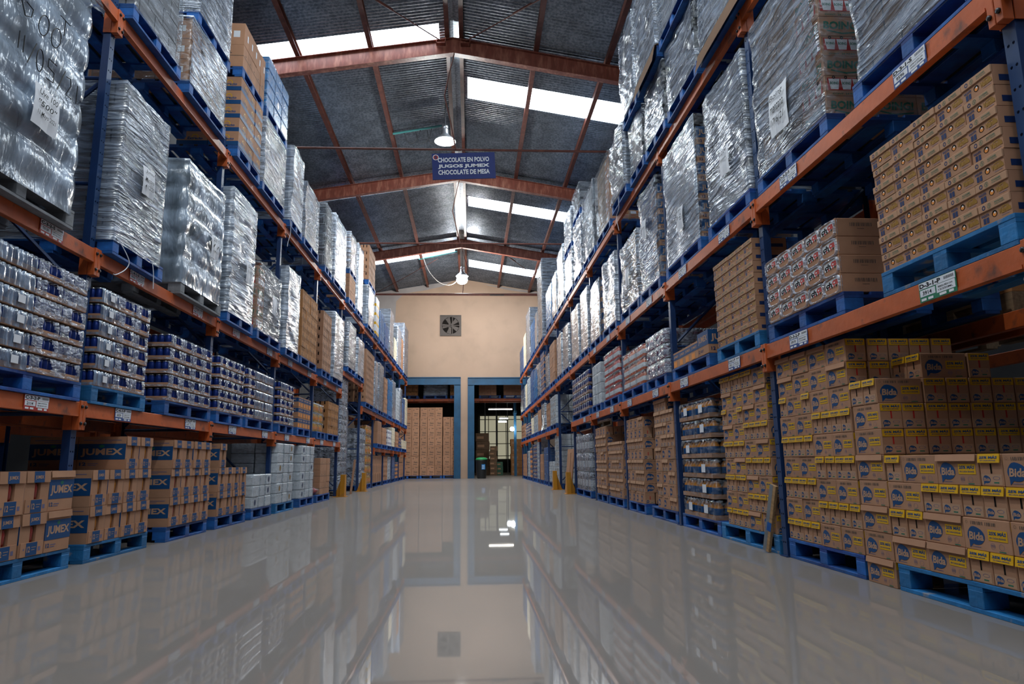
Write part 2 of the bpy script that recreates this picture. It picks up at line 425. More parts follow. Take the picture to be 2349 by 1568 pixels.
def smooth_path(p, n=6):
    p = [Vector(q) for q in p]; out = []
    for i in range(len(p)-1):
        a, b, c, d = p[max(i-1, 0)], p[i], p[i+1], p[min(i+2, len(p)-1)]
        for k in range(n):
            t = k/n; out.append(.5*((2*b)+(c-a)*t+(2*a-5*b+4*c-d)*t*t+(3*b-a-3*c+d)*t**3))
    return out+[p[-1]]
def tag(o, label=None, cat=None, group=None, kind=None):
    if label: o['label'] = label
    if cat: o['category'] = cat
    if group: o['group'] = group
    if kind: o['kind'] = kind
    return o
def empty(name, loc=(0, 0, 0), rz=0.0):
    o = bpy.data.objects.new(name, None); COL.objects.link(o); o.location = loc; o.rotation_euler = (0, 0, rz); o.empty_display_size = .1
    return o
def frames(W, D, e=.0008):
    return ((Vector((0, -e, 0)), Vector((1, 0, 0)), Vector((0, 0, 1))),
            (Vector((-e, D, 0)), Vector((0, -1, 0)), Vector((0, 0, 1))),
            (Vector((W+e, 0, 0)), Vector((0, 1, 0)), Vector((0, 0, 1))))
ORD = ['first', 'second', 'third', 'fourth', 'fifth', 'sixth', 'seventh', 'eighth', 'ninth', 'tenth', 'eleventh', 'twelfth', 'thirteenth', 'fourteenth', 'fifteenth', 'sixteenth', 'seventeenth', 'eighteenth', 'nineteenth', 'twentieth', 'twenty-first', 'twenty-second', 'twenty-third', 'twenty-fourth', 'twenty-fifth']
def ordn(i): return ORD[min(i, len(ORD)-1)]

# a proto: (object name, category, mesh of the thing or None, [(part name, mesh, location, label, [sub-parts])])
def spawn(pr, loc, rz, label, group, scale=(1, 1, 1)):
    name, cat, me, parts = pr
    o = bpy.data.objects.new(name, me); COL.objects.link(o)
    o.location = loc; o.rotation_euler = (0, 0, rz); o.scale = scale
    tag(o, label, cat, group)
    def kids(par, ps):
        for q in ps:
            c = bpy.data.objects.new(q[0], q[1]); COL.objects.link(c); c.parent = par; c.location = q[2]
            if len(q) > 3 and q[3]: c['label'] = q[3]
            if len(q) > 4: kids(c, q[4])
    kids(o, parts)
    return o

# ------------------------------------------------------------------ cartons
def bubble(mb, fr, cx, cz, rx, rz, mat='ink_blue', lift=.0004):
    pts = []
    for k in range(22):
        a = 2*PI*k/22
        r = 1 + .16*math.exp(-((a-1.9)/.45)**2)
        pts.append((cx+rx*r*math.cos(a), cz+rz*r*math.sin(a)))
    # tail to the lower left
    i = min(range(22), key=lambda k: abs(2*PI*k/22-3.95))
    pts[i] = (cx-rx*.82, cz-rz*1.42)
    mb.shape(fr, pts, mat, lift)
def bida_side(mb, fr, w, h, flap, promo=True):
    bubble(mb, fr, .27*w, .44*h, .19*w, .27*h)
    mb.text(fr, .11*w, .31*h, .33*w, .26*h, 'Bida', 'kraft_ink', .035, .12, .0009)
    mb.rect(fr, .16*w, .10*h, .2*w, .012*h+.001, 'ink_violet')
    if promo:
        mb.rect(fr, .54*w, .36*h, .40*w, .33*h, 'ink_yellow')
        mb.text(fr, .56*w, .53*h, .36*w, .13*h, '25% MÁS', 'ink_blue', .04, .1, .0009)
        mb.text(fr, .57*w, .42*h, .34*w, .05*h, 'EN CADA ENVASE.', 'ink_blue', .02, .1, .0009)
    for c in (.62, .80): mb.ring(fr, c*w, .2*h, .095*h, .008*h, 'ink_violet', 12, 1.15 if c > .7 else 1)
    for k in range(3): mb.rect(fr, .575*w, (.17+.03*k)*h, .09*w, .010*h, 'ink_violet')
    mb.rect(fr, .74*w, .045*h, .14*w, .03*h, 'ink_green')
    if not flap:
        for k in range(16):
            if k != 8: mb.rect(fr, (.18+.035*k)*w, .80*h, (.011+.012*((k*7) % 3)/2)*w, .10*h, 'ink_grey')
        mb.ring(fr, .09*w, .86*h, .05*h, .007*h, 'ink_grey', 10)
def bida_end(mb, fr, w, h, flap, red=False):
    mb.rect(fr, .47*w, .40*h, .07*w, .30*h, 'ink_red' if red else 'slot_dark')
    mb.rect(fr, .04*w, .045*h, .9*w, .33*h, 'kraft_ink')
    bubble(mb, fr, .27*w, .21*h, .17*w, .115*h, 'ink_blue', .0009)
    mb.text(fr, .13*w, .16*h, .29*w, .11*h, 'Bida', 'kraft_ink', .03, .12, .0014)
    mb.ring(fr, .70*w, .26*h, .055*h, .008*h, 'ink_violet', 12, 2.6, .0009)
    mb.rect(fr, .58*w, .10*h, .22*w, .04*h, 'ink_green', .0009)
    if flap:
        mb.rect(fr, .03*w, .70*h, .94*w, .28*h, 'ink_yellow', .002)
        mb.text(fr, .10*w, .83*h, .8*w, .11*h, '25% MÁS', 'ink_blue', .04, .1, .0026)
        mb.text(fr, .14*w, .75*h, .72*w, .045*h, 'EN CADA ENVASE.', 'ink_blue', .02, .1, .0026)
def lip(w, h, m, text=None, t=.004, out=.012):
    """a folded flap hanging over the top of a carton front"""
    mb = MB(); x0, x1 = .02*w, .98*w; hh = .27*h
    pr = [(-.0015, h+.001), (-.006, h+.001), (-out, h-hh), (-out+.004, h-hh)]
    mb.add([(x0, a, b) for a, b in pr]+[(x1, a, b) for a, b in pr], [(0, 1, 5, 4), (1, 2, 6, 5), (2, 3, 7, 6), (3, 0, 4, 7), (0, 3, 2, 1), (4, 5, 6, 7)], m)
    if text:
        u = Vector((1, 0, 0)); v = Vector((0, out-.006, hh+.001)).normalized(); fr = (Vector((0, -out-.0005, h-hh)), u, v)
        text(mb, fr, w, hh)
    return mb.mesh('flap')
def promo_text(mb, fr, w, hh):
    mb.text(fr, .10*w, .46*hh, .8*w, .36*hh, '25% MÁS', 'ink_blue', .04, .1)
    mb.text(fr, .15*w, .18*hh, .70*w, .15*hh, 'EN CADA ENVASE.', 'ink_blue', .02, .1)
BW, BN, BH = .292, .142, .151
P = {}
def bida_protos(promo, key, nm):
    me = {}
    for fl in (0, 1):
        mb = MB(); mb.bbox(0, 0, 0, BW-.004, BN-.004, BH, 'kraft', .003)
        f, l, r = frames(BW-.004, BN-.004)
        bida_side(mb, f, BW-.004, BH, fl, promo)
        bida_end(mb, l, BN-.004, BH, promo, True); bida_end(mb, r, BN-.004, BH, promo, True)
        P[key+'W'+str(fl)] = (nm, 'carton', mb.mesh(nm), [('flap', lip(BW-.004, BH*.8, 'kraft'), (0, 0, BH*.2), None)] if fl else [])
    mb = MB(); mb.bbox(0, 0, 0, BN-.004, BW-.004, BH, 'kraft', .003)
    f, l, r = frames(BN-.004, BW-.004)
    bida_end(mb, f, BN-.004, BH, False)
    bida_side(mb, l, BW-.004, BH, 0, promo); bida_side(mb, r, BW-.004, BH, 0, promo)
    if promo: P[key+'N'] = (nm, 'carton', mb.mesh(nm), [('flap', lip(BN-.004, BH, 'ink_yellow', promo_text), (0, 0, 0), 'yellow printed flap')])
    else: P[key+'N'] = (nm, 'carton', mb.mesh(nm), [('flap', lip(BN-.004, BH, 'kraft_edge'), (0, 0, 0), None)])
bida_protos(True, 'b', 'juice_carton')
bida_protos(False, 'p', 'drink_carton')

# blue and kraft nectar cartons
JN, JD, JH = .272, .40, .283
def jumex_big(mb, fr, w, h, two=True):
    mb.rect(fr, 0, .30*h, w, .48*h, 'ink_blue')
    mb.text(fr, .06*w, .38*h, .88*w, .26*h, 'JUMEX', 'kraft_ink', .035, 0)
    mb.shape(fr, [(.46*w, .66*h), (.52*w, .66*h), (.56*w, .72*h), (.49*w, .76*h), (.42*w, .72*h)], 'ink_green', .0008)
    mb.rect(fr, .1*w, .88*h, .8*w, .02*h, 'ink_violet'); mb.rect(fr, .3*w, .83*h, .4*w, .015*h, 'ink_violet')
    mb.text(fr, .05*w, .12*h, .14*w, .1*h, '12', 'ink_blue', .03)
    mb.rect(fr, .22*w, .17*h, .22*w, .02*h, 'ink_violet'); mb.rect(fr, .22*w, .12*h, .18*w, .02*h, 'ink_violet')
def jumex_lip(mb, fr, w, hh):
    mb.rect(fr, .30*w, .0, .42*w, hh, 'ink_blue')
    mb.text(fr, .34*w, .25*hh, .34*w, .38*hh, 'JUMEX', 'kraft_ink', .03, 0, .0012)
def jumex_n(mat):
    W, D, H = JN-.005, JD, JH
    mb = MB()
    a, b = .40*W, .64*W
    mb.box(0, .07, 0, W, D, H, 'kraft')                 # block behind the open slot
    mb.box(0, 0, 0, a, .07, H, 'kraft'); mb.box(b, 0, 0, W, .07, H, 'kraft')
    mb.box(a, 0, 0, b, .07, .28*H, 'kraft'); mb.box(a, 0, .76*H, b, .07, H, 'kraft')
    mb.rect((Vector((a, .0695, .28*H)), Vector((1, 0, 0)), Vector((0, 0, 1))), 0, 0, b-a, .48*H, 'slot_dark')
    f, l, r = frames(W, D)
    jumex_big(mb, l, D, H); jumex_big(mb, r, D, H)
    body = mb.mesh('nectar_carton')
    bt = MB(); bt.lathe([(.027, .28*H+.001), (.029, .6*H), (.024, .70*H), (.012, .755*H)], mat, ((a+b)/2, .035, 0), 10, [mat, mat, 'ink_black'])
    tr = MB(); tr.box(.05*W, -.007, .01*H, .95*W, -.0005, .33*H, 'kraft')
    fr = (Vector((0, -.0075, 0)), Vector((1, 0, 0)), Vector((0, 0, 1)))
    tr.rect(fr, .26*W, .02*H, .44*W, .30*H, 'ink_blue'); tr.text(fr, .29*W, .1*H, .13*W, .14*H, '12', 'kraft_ink', .03, 0, .001)
    tr.rect(fr, .47*W, .2*H, .18*W, .012*H, 'kraft_ink', .001); tr.rect(fr, .47*W, .14*H, .14*W, .012*H, 'kraft_ink', .001)
    tr.ring(fr, .17*W, .18*H, .025*H, .006, 'ink_violet', 10); tr.rect(fr, .74*W, .1*H, .1*W, .1*H, 'ink_violet')
    return ('nectar_carton', 'carton', body, [('flap', lip(W, H, 'kraft', jumex_lip, out=.010), (0, 0, 0), 'kraft flap with blue panel'), ('tray', tr.mesh('tray'), (0, 0, 0), 'blue panelled lower lip'), ('bottle', bt.mesh('bottle', True), (0, 0, 0), 'bottle seen through the slot')])
for k, mt in (('jr', 'soda_red'), ('jy', 'juice_orange'), ('jd', 'soda_dark')): P[k] = jumex_n(mt)
def jumex_b():
    W, D, H = .298, .27, JH
    mb = MB(); mb.bbox(0, 0, 0, W, D, H, 'kraft', .003); f, l, r = frames(W, D)
    for q, w in ((f, W), (l, D), (r, D)): jumex_big(mb, q, w, H)
    return ('nectar_carton', 'carton', mb.mesh('nectar_carton'), [('flap', lip(W, H*.6, 'kraft'), (0, 0, H*.4), None)])
P['jb'] = jumex_b()

# milk cartons with a window
def vanilla():
    W, D, H = .203, .30, .101
    mb = MB(); mb.box(0, 0, 0, W, D, H*.62, 'kraft'); mb.box(0, .004, H*.62, W, D, H, 'kraft')
    f, l, r = frames(W, D)
    mb.text(f, .05*W, .36*H, .25*W, .14*H, 'VAQUITA', 'ink_navy', .04, .2)
    for x in (.10, .20): mb.rect(f, x*W, .06*H, .08*W, .26*H, 'ink_navy')
    mb.shape(f, [(.47*W+.085*W*math.cos(a*PI/6), .36*H+.15*H*math.sin(a*PI/6)) for a in range(12)], 'slot_dark')
    mb.shape(f, [(.475*W+.06*W*math.cos(a*PI/6), .33*H+.10*H*math.sin(a*PI/6)) for a in range(12)], 'ink_orange', .0009)
    mb.shape(f, [(.49*W+.025*W*math.cos(a*PI/4), .39*H+.05*H*math.sin(a*PI/4)) for a in range(8)], 'ink_white', .0013)
    mb.text(f, .60*W, .22*H, .38*W, .27*H, 'Vainilla', 'ink_gold', .045, .1)
    mb.text(f, .70*W, .48*H, .2*W, .08*H, 'sabor', 'ink_gold', .05, .1)
    mb.rect(f, .68*W, .12*H, .25*W, .02*H, 'ink_violet')
    for q, w in ((l, D), (r, D)): mb.rect(q, .1*w, .2*H, .8*w, .3*H, 'ink_navy')
    lid = MB(); lid.bbox(.0, -.006, H*.62, W, .004, H, 'kraft_edge', .002)
    fr = (Vector((0, -.0065, 0)), Vector((1, 0, 0)), Vector((0, 0, 1)))
    lid.ring(fr, .19*W, .8*H, .11*H, .045*H, 'ink_navy', 12); lid.ring(fr, .37*W, .8*H, .12*H, .02*H, 'ink_green', 12); lid.rect(fr, .36*W, .74*H, .02*W, .12*H, 'ink_green')
    lid.text(fr, .54*W, .82*H, .28*W, .07*H, 'ACCIONES', 'ink_green', .03); lid.text(fr, .54*W, .72*H, .3*W, .06*H, 'QUE CRECEN', 'ink_green', .02)
    return ('milk_carton', 'carton', mb.mesh('milk_carton'), [('lid', lid.mesh('lid'), (0, 0, 0), 'paler lid strip with green print')])
P['v'] = vanilla()
def yellow_carton():
    W, D, H = .40, .3, .17
    mb = MB(); mb.bbox(0, 0, 0, W, D, H, 'kraft_warm', .003); f, l, r = frames(W, D)
    for q, w in ((f, W), (l, D), (r, D)):
        mb.ring(q, .18*w, .55*H, .3*H, .10*H, 'ink_navy', 16); mb.rect(q, .4*w, .5*H, .35*w, .22*H, 'ink_navy'); mb.text(q, .55*w, .18*H, .3*w, .2*H, 'Vainilla', 'ink_gold', .05)
    return ('yellow_carton', 'carton', mb.mesh('yellow_carton'), [])
P['yc'] = yellow_carton()

def choco():
    W, D, H = .208, .80, .124
    mb = MB(); mb.bbox(0, 0, 0, W, D, H, 'kraft', .003); f, l, r = frames(W, D)
    mb.shape(f, [(.12*W, .40*H), (.88*W, .52*H), (.90*W, .90*H), (.10*W, .82*H)], 'ink_white')
    mb.text(f, .14*W, .48*H, .36*W, .30*H, 'ch', 'ink_black', .05, .1, .001); mb.text(f, .52*W, .52*H, .34*W, .28*H, 'ca', 'ink_red', .05, .1, .001)
    for k in range(5): mb.rect(f, (.2+.13*k)*W, .40*H, .06*W, .12*H, 'ink_red' if k % 2 else 'ink_black', .0012)
    for q in (l, r):
        for k in range(14): mb.rect(q, (.12 if q is r else .62)*D+.011*k, .55*H, .004+.003*(k % 3)/2, .2*H, 'ink_grey')
        mb.rect(q, .18*D, .42*H, .06*D, .02*H, 'ink_grey')
    fl = MB()                                    # film pulled round the open front
    vs = []; n = 24; nr = 4
    for k in range(n):
        a = 2*PI*(k+.5)/n; c, s_ = math.cos(a), math.sin(a)
        q = max(abs(c), abs(s_)); ox, oz = .5+.505*c/q, .5+.505*s_/q
        q2 = (abs(c)**4+abs(s_)**4)**.25; ix, iz = .5+.40*c/q2, .5+.38*s_/q2
        for j in range(nr):
            t = j/(nr-1); vs.append(((ox+(ix-ox)*t)*W, .01 if j == 0 else -.003-.008*math.sin(PI*t)-.003*random.random(), (oz+(iz-oz)*t)*H))
    fl.add(vs, [(k*nr+j, ((k+1) % n)*nr+j, ((k+1) % n)*nr+j+1, k*nr+j+1) for k in range(n) for j in range(nr-1)], 'film_pack')
    return ('chocolate_pack', 'pack', mb.mesh('chocolate_pack'), [('film_sleeve', fl.mesh('film_sleeve', True), (0, 0, 0), 'shiny film round the open end')])
P['ch'] = choco()

def carton(nm, W, D, H, mat, style, lbl=None):
    mb = MB(); mb.bbox(0, 0, 0, W, D, H, mat, .003)
    for q, w in zip(frames(W, D), (W, D, D)):
        if style == 'plain':
            mb.rect(q, .49*w, .0, .02*w, H, 'kraft_edge'); mb.rect(q, .62*w, .35*H, .22*w, .3*H, 'paper')
        elif style == 'tape': mb.rect(q, .0, .49*H, w, .025*H, 'ink_grey'); mb.rect(q, .4*w, .6*H, .2*w, .04*H, 'ink_grey')
        elif style == 'band':
            mb.rect(q, 0, .0, w, .30*H, 'ink_blue'); mb.text(q, .35*w, .36*H, .5*w, .2*H, 'Extracto', 'ink_blue', .03, .15)
            mb.ring(q, .6*w, .55*H, .22*H, .05*H, 'ink_yellow', 12); mb.ring(q, .18*w, .45*H, .10*H, .02*H, 'ink_violet', 10)
        elif style == 'slots':
            for k in range(3): mb.rect(q, (.2+.27*k)*w, .62*H, .07*w, .38*H, 'slot_dark')
            mb.ring(q, .35*w, .3*H, .16*H, .06*H, 'ink_grey', 10); mb.rect(q, .1*w, .08*H, .7*w, .05*H, 'ink_grey')
        elif style == 'orange':
            mb.rect(q, 0, .5*H, w, .38*H, 'ink_blue'); mb.rect(q, .1*w, .05*H, .5*w, .35*H, 'ink_orange'); mb.text(q, .1*w, .58*H, .8*w, .2*H, 'JUMEX', 'kraft_ink', .03)
        elif style == 'darkband':
            mb.rect(q, 0, .55*H, w, .28*H, 'ink_navy')
            for k in range(3): mb.text(q, (.04+.32*k)*w, .6*H, .27*w, .1*H, 'JUMEX', 'kraft_ink', .02)
            mb.rect(q, .35*w, .1*H, .3*w, .3*H, 'paper')
        elif style == 'redprint':
            for k in range(9): mb.rect(q, (.05+.1*((k*3) % 9))*w, (.1+.09*k)*H, .25*w, .05*H, 'ink_red')
            mb.rect(q, .05*w, .55*H, .3*w, .25*H, 'paper'); mb.ring(q, .65*w, .65*H, .15*H, .05*H, 'ink_navy', 10, 1.4)
        elif style == 'boing':
            mb.text(q, .08*w, .35*H, .84*w, .42*H, 'BOING!', 'ink_green', .04, .1); mb.ring(q, .5*w, .40*H, .25*H, .05*H, 'ink_green', 16, 1.6) if False else None
            mb.shape(q, [(.15*w, .26*H), (.5*w, .10*H), (.9*w, .2*H), (.92*w, .27*H), (.5*w, .18*H), (.17*w, .32*H)], 'ink_green')
        elif style == 'boingpack':
            mb.rect(q, .05*w, .28*H, .84*w, .62*H, 'ink_red')
            for k in range(3):
                x = (.08+.27*k)*w
                mb.shape(q, [(x, .85*H), (x+.25*w, .85*H), (x+.21*w, .32*H), (x+.04*w, .32*H)], 'ink_white', .0008)
                mb.text(q, x+.03*w, .56*H, .19*w, .14*H, 'BOING', 'ink_green', .03, .1, .0013)
                mb.ring(q, x+.12*w, .92*H, .09*H, .05*H, 'ink_black', 8, 1.0, .0012)
            mb.text(q, .15*w, .06*H, .6*w, .09*H, 'CONT. 24 PZAS.', 'ink_green', .02)
        elif style == 'jublue':
            mb.rect(q, 0, .38*H, w, .62*H, 'ink_blue'); mb.text(q, .08*w, .48*H, .84*w, .34*H, 'JUMEX', 'kraft_ink', .03)
            mb.text(q, .08*w, .12*H, .12*w, .15*H, '12', 'ink_navy', .03); mb.rect(q, .26*w, .2*H, .3*w, .03*H, 'ink_navy'); mb.rect(q, .26*w, .14*H, .25*w, .03*H, 'ink_navy')
        elif style == 'print':
            mb.text(q, .2*w, .62*H, .1*w, .18*H, 'F', 'ink_grey', .03); mb.text(q, .3*w, .3*H, .5*w, .14*H, 'Fiesta', 'ink_grey', .03, .2); mb.rect(q, .25*w, .12*H, .5*w, .05*H, 'ink_grey'); mb.rect(q, .55*w, .8*H, .3*w, .05*H, 'ink_grey')
        elif style == 'white':
            mb.rect(q, .05*w, .3*H, .9*w, .35*H, 'ink_violet'); mb.rect(q, .3*w, .38*H, .3*w, .18*H, 'ink_white', .0008)
        elif style == 'whiteyellow':
            mb.rect(q, 0, .0, w, .3*H, 'ink_yellow'); mb.ring(q, .5*w, .6*H, .15*H, .06*H, 'ink_red', 10)
        elif style == 'long':
            mb.rect(q, .4*w, .1*H, .2*w, .8*H, 'ink_grey')
    return (nm, 'carton', mb.mesh(nm), [])
P['plain'] = carton('plain_carton', .29, .38, .24, 'kraft', 'plain')
P['tape'] = carton('plain_carton', .29, .38, .24, 'kraft', 'tape')
P['band'] = carton('banded_carton', .30, .38, .19, 'kraft', 'band')
P['slots'] = carton('slotted_carton', .28, .36, .17, 'kraft_warm', 'slots')
P['slotsb'] = carton('slotted_carton', .28, .36, .17, 'kraft', 'slots')
P['orange'] = carton('orange_carton', .20, .36, .18, 'kraft', 'orange')
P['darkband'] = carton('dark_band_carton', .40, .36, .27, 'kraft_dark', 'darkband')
P['redprint'] = carton('red_print_carton', .40, .36, .17, 'kraft_warm', 'redprint')
P['boing'] = carton('fruit_drink_carton', .33, .36, .15, 'kraft', 'boing')
P['boingpack'] = carton('fruit_drink_carton', .33, .36, .15, 'kraft', 'boingpack')
P['jublue'] = carton('blue_carton', .33, .36, .21, 'kraft', 'jublue')
P['print'] = carton('printed_carton', .36, .4, .42, 'kraft', 'print')
P['printb'] = carton('printed_carton', .36, .4, .42, 'kraft', 'print')
P['whitec'] = carton('white_carton', .30, .36, .20, 'pack_white', 'white')
P['whitey'] = carton('white_carton', .40, .36, .30, 'pack_white', 'whiteyellow')
P['long'] = carton('long_carton', .17, .36, .30, 'kraft', 'long')
P['cream'] = carton('white_carton', .30, .36, .20, 'pack_cream', 'tape')

# ------------------------------------------------------------------ shrink-wrapped packs
def shell(W, D, H, m, z0=.0, nx=16, ns=8, nz=6, amp=.006, rip=0, hole=None, seed=0, flat=.0, open_ends=False):
    """film over a pack: two ends and the front, rounded at the top"""
    mb = MB(); pts = []
    for k in range(ns): pts.append((0, D*(1-k/ns), -1, 0))
    for k in range(nx+1): pts.append((W*k/nx, 0, 0, -1))
    for k in range(1, ns+1): pts.append((W, D*k/ns, 1, 0))
    N = len(pts); vs = []; rows = nz+3
    for j in range(rows):
        t = min(1, j/nz); z = z0+(H-z0)*t; ins = 0
        if j == nz-1: z = H*.95
        if j == nz: ins = .022
        if j == nz+1: ins = .06; z = H+.001
        if j == nz+2: ins = min(W, D)*.45; z = H-.004
        for i, (x, y, nx_, ny) in enumerate(pts):
            u = x if ny else y
            o = amp*(.5+noise.noise(Vector((x*22+seed*3.1, y*22, z*26))))
            if rip: o += .006*abs(math.sin(PI*u/rip))*(1 if j <= nz else .3)
            if 0 < j <= nz: o -= flat*math.sin(PI*t)
            X = x+nx_*(o+.002-ins); Y = y+ny*(o+.002-ins)
            if ny and i in (ns, ns+nx): X += (1 if i == ns else -1)*min(ins, W*.45)
            zz = z + (.004*noise.noise(Vector((x*30, y*30, seed))) if j > nz-1 else 0)
            if rip and j >= nz-1: zz -= .010*(1-abs(math.sin(PI*u/rip)))
            vs.append((X, max(Y, -.02) if True else Y, zz))
    fs = []
    for j in range(rows-1):
        for i in range(N-1):
            if hole and ns <= i < ns+nx:
                cx = (pts[i][0]+pts[i+1][0])/2; cz = (vs[j*N+i][2]+vs[(j+1)*N+i][2])/2
                if ((cx-hole[0]*W)/(hole[2]*W))**2+((cz-hole[1]*H)/(hole[3]*H))**2 < 1: continue
            if open_ends and (i < ns or i >= ns+nx) and 1 <= j < nz and abs((pts[i][1]+pts[i+1][1])/2-D/2) < D*.44: continue
            fs.append((j*N+i, j*N+i+1, (j+1)*N+i+1, (j+1)*N+i))
    mb.add(vs, fs, m)
    return mb
def can_prof(r, h): return [(r*.85, 0), (r, .006), (r, h*.80), (r*.80, h*.93), (r*.84, h*.95), (r*.84, h)]
def bot_prof(r, h): return [(r*.9, 0), (r, .008), (r, h*.22), (r*1.01, h*.23), (r*1.01, h*.56), (r, h*.57), (r*.95, h*.64), (r*.45, h*.86), (r*.42, h*.88), (r*.46, h*.89), (r*.46, h)]
def pack(nm, W, D, H, item, body, lab_, cap, n, nsd, fm, hole, tray, near, seed, rip=True, cat='pack', paper=False, traymat='kraft'):
    r = W/n/2*.98; th = .04 if tray else 0
    base = MB()
    if tray:
        base.box(.003, .003, 0, W-.003, D-.003, .004, traymat)
        for b in ((0, 0, W, .004), (0, D-.004, W, D), (0, .004, .004, D-.004), (W-.004, .004, W, D-.004)): base.box(b[0], b[1], 0, b[2], b[3], .042, traymat)
    h = H-.008
    prof = can_prof(r, h) if item == 'can' else bot_prof(r, h)
    ms = [body, body, body, 'can_lid', 'can_lid'] if item == 'can' else [body, body, lab_, lab_, lab_, body, body, body, cap, cap]
    one = MB(); one.lathe(prof, body, (0, 0, .004), 12 if near else 8, ms)
    spots = [(r/.98*(2*k+1), r+.006) for k in range(n)]
    d = 2*r/.98; k = 1
    while r+.006+d*k+r < D and k <= nsd:
        for x in (r/.98, W-r/.98): spots.append((x, r+.006+d*k))
        k += 1
    parts = []
    if near:
        me = one.mesh(item, True)
        for x, y in spots: parts.append((item, me, (x, y, 0), None))
    else:
        allm = MB()
        for x, y in spots: allm.lathe([(a*1.03, b) for a, b in prof], body, (x, y, .004), 8, ms)
        parts.append((item+'_row', allm.mesh(item+'_row', True), (0, 0, 0), None))
    sh = shell(W, D, H, fm, .004, seed=seed, rip=(W/n if rip else 0), hole=hole, amp=.007, nx=20 if near else 14, open_ends=(item == 'can'))
    if paper: sh.rect((Vector((0, -.016, 0)), Vector((1, 0, 0)), Vector((0, 0, 1))), .42*W, .28*H, .24*W, .42*H, 'paper')
    parts.append(('film', sh.mesh('film', True), (0, 0, 0), 'clear shrink film'))
    if tray: return (nm, cat, base.mesh(nm), parts)
    fl = MB(); fl.box(.01, .01, 0, W-.01, D-.01, .003, 'pack_white')
    return (nm, cat, fl.mesh(nm), parts)
for i in range(4): P['can%d' % i] = pack('can_pack', .335, .40, .128, 'can', 'can_blue', None, None, 5, 3, 'film_pack', (.58, .50, .25, .35) if i < 3 else None, True, True, i)
for i in range(2): P['cans%d' % i] = pack('can_pack', .335, .40, .128, 'can', 'can_blue', None, None, 6, 3, 'film_smooth', None, True, True, 5+i, paper=(i == 0))
for i in range(2): P['fcan%d' % i] = pack('can_pack', .27, .40, .128, 'can', 'can_blue', None, None, 4, 3, 'film_pack', (.56, .50, .28, .36), True, False, 9+i)
P['fcans'] = pack('can_pack', .40, .40, .128, 'can', 'can_blue', None, None, 7, 3, 'film_smooth', None, True, False, 12)
for i in range(3): P['jb%d' % i] = pack('juice_bottle_pack', .50, .40, .200, 'bottle', 'juice_orange', 'ink_blue', 'cap_blue', 5, 3, 'film_clear', (.2, .45, .16, .34) if i != 1 else (.75, .45, .2, .34), True, True, 20+i, paper=(i != 0))
for k, b, l in (('red', 'soda_coral', 'ink_white'), ('peach', 'soda_peach', 'ink_white'), ('purple', 'soda_purple', 'ink_violet'), ('dark', 'soda_dark', 'ink_red'), ('clear', 'bottle_clear', 'ink_white'), ('yel', 'juice_yellow', 'ink_orange')):
    P['s'+k] = pack('soda_bottle_pack', .42, .36, .185, 'bottle', b, l, 'soda_red' if k in ('red', 'peach') else 'ink_white', 6, 2, 'film_pack' if k == 'purple' else 'film_clear', (.3, .5, .1, .2) if k == 'purple' else None, False, True, 30+len(k))
P['big'] = pack('large_bottle_pack', .36, .40, .385, 'bottle', 'soda_dark', 'ink_white', 'ink_black', 3, 2, 'film_pack', None, False, True, 44, cat='pack')
P['bigw'] = pack('large_bottle_pack', .36, .40, .335, 'bottle', 'soda_dark', 'bottle_clear', 'ink_white', 3, 2, 'film_pack', None, False, False, 45, cat='pack')
P['bigy'] = pack('large_bottle_pack', .36, .40, .30, 'bottle', 'juice_yellow', 'ink_orange', 'ink_orange', 4, 2, 'film_clear', None, False, False, 46, cat='pack')
def soft(nm, W, D, H, body, fm, window=None, seed=0):
    mb = MB(); mb.bbox(.004, .004, 0, W-.004, D-.004, H-.003, body, .01)
    if window:
        f = frames(W, D)[0]; f = (f[0]+Vector((0, .003, 0)), f[1], f[2])
        mb.shape(f, [(window[0]*W+.13*W*math.cos(a*PI/7), .5*H+.28*H*math.sin(a*PI/7)) for a in range(14)], window[1])
    sh = shell(W, D, H, fm, .0, nx=14, ns=5, nz=5, amp=.012, rip=0, seed=seed)
    return (nm, 'pack', mb.mesh(nm), [('film', sh.mesh('film', True), (0, 0, 0), 'crinkled plastic film')])
P['wh0'] = soft('white_pack', .30, .36, .155, 'pack_white', 'film_clear', None, 50)
P['wh1'] = soft('white_pack', .30, .36, .155, 'pack_white', 'film_clear', (.5, 'ink_gold'), 51)
P['wh2'] = soft('white_pack', .30, .36, .155, 'pack_white', 'film_clear', (.5, 'ink_navy'), 52)
P['bl0'] = soft('blue_pack', .36, .38, .205, 'pack_blue', 'film_clear', None, 53)
P['sk0'] = soft('sky_blue_pack', .36, .38, .20, 'pack_sky', 'film_clear', None, 54)
P['sk1'] = soft('sky_blue_pack', .36, .38, .20, 'pack_sky', 'film_clear', (.5, 'ink_white'), 55)
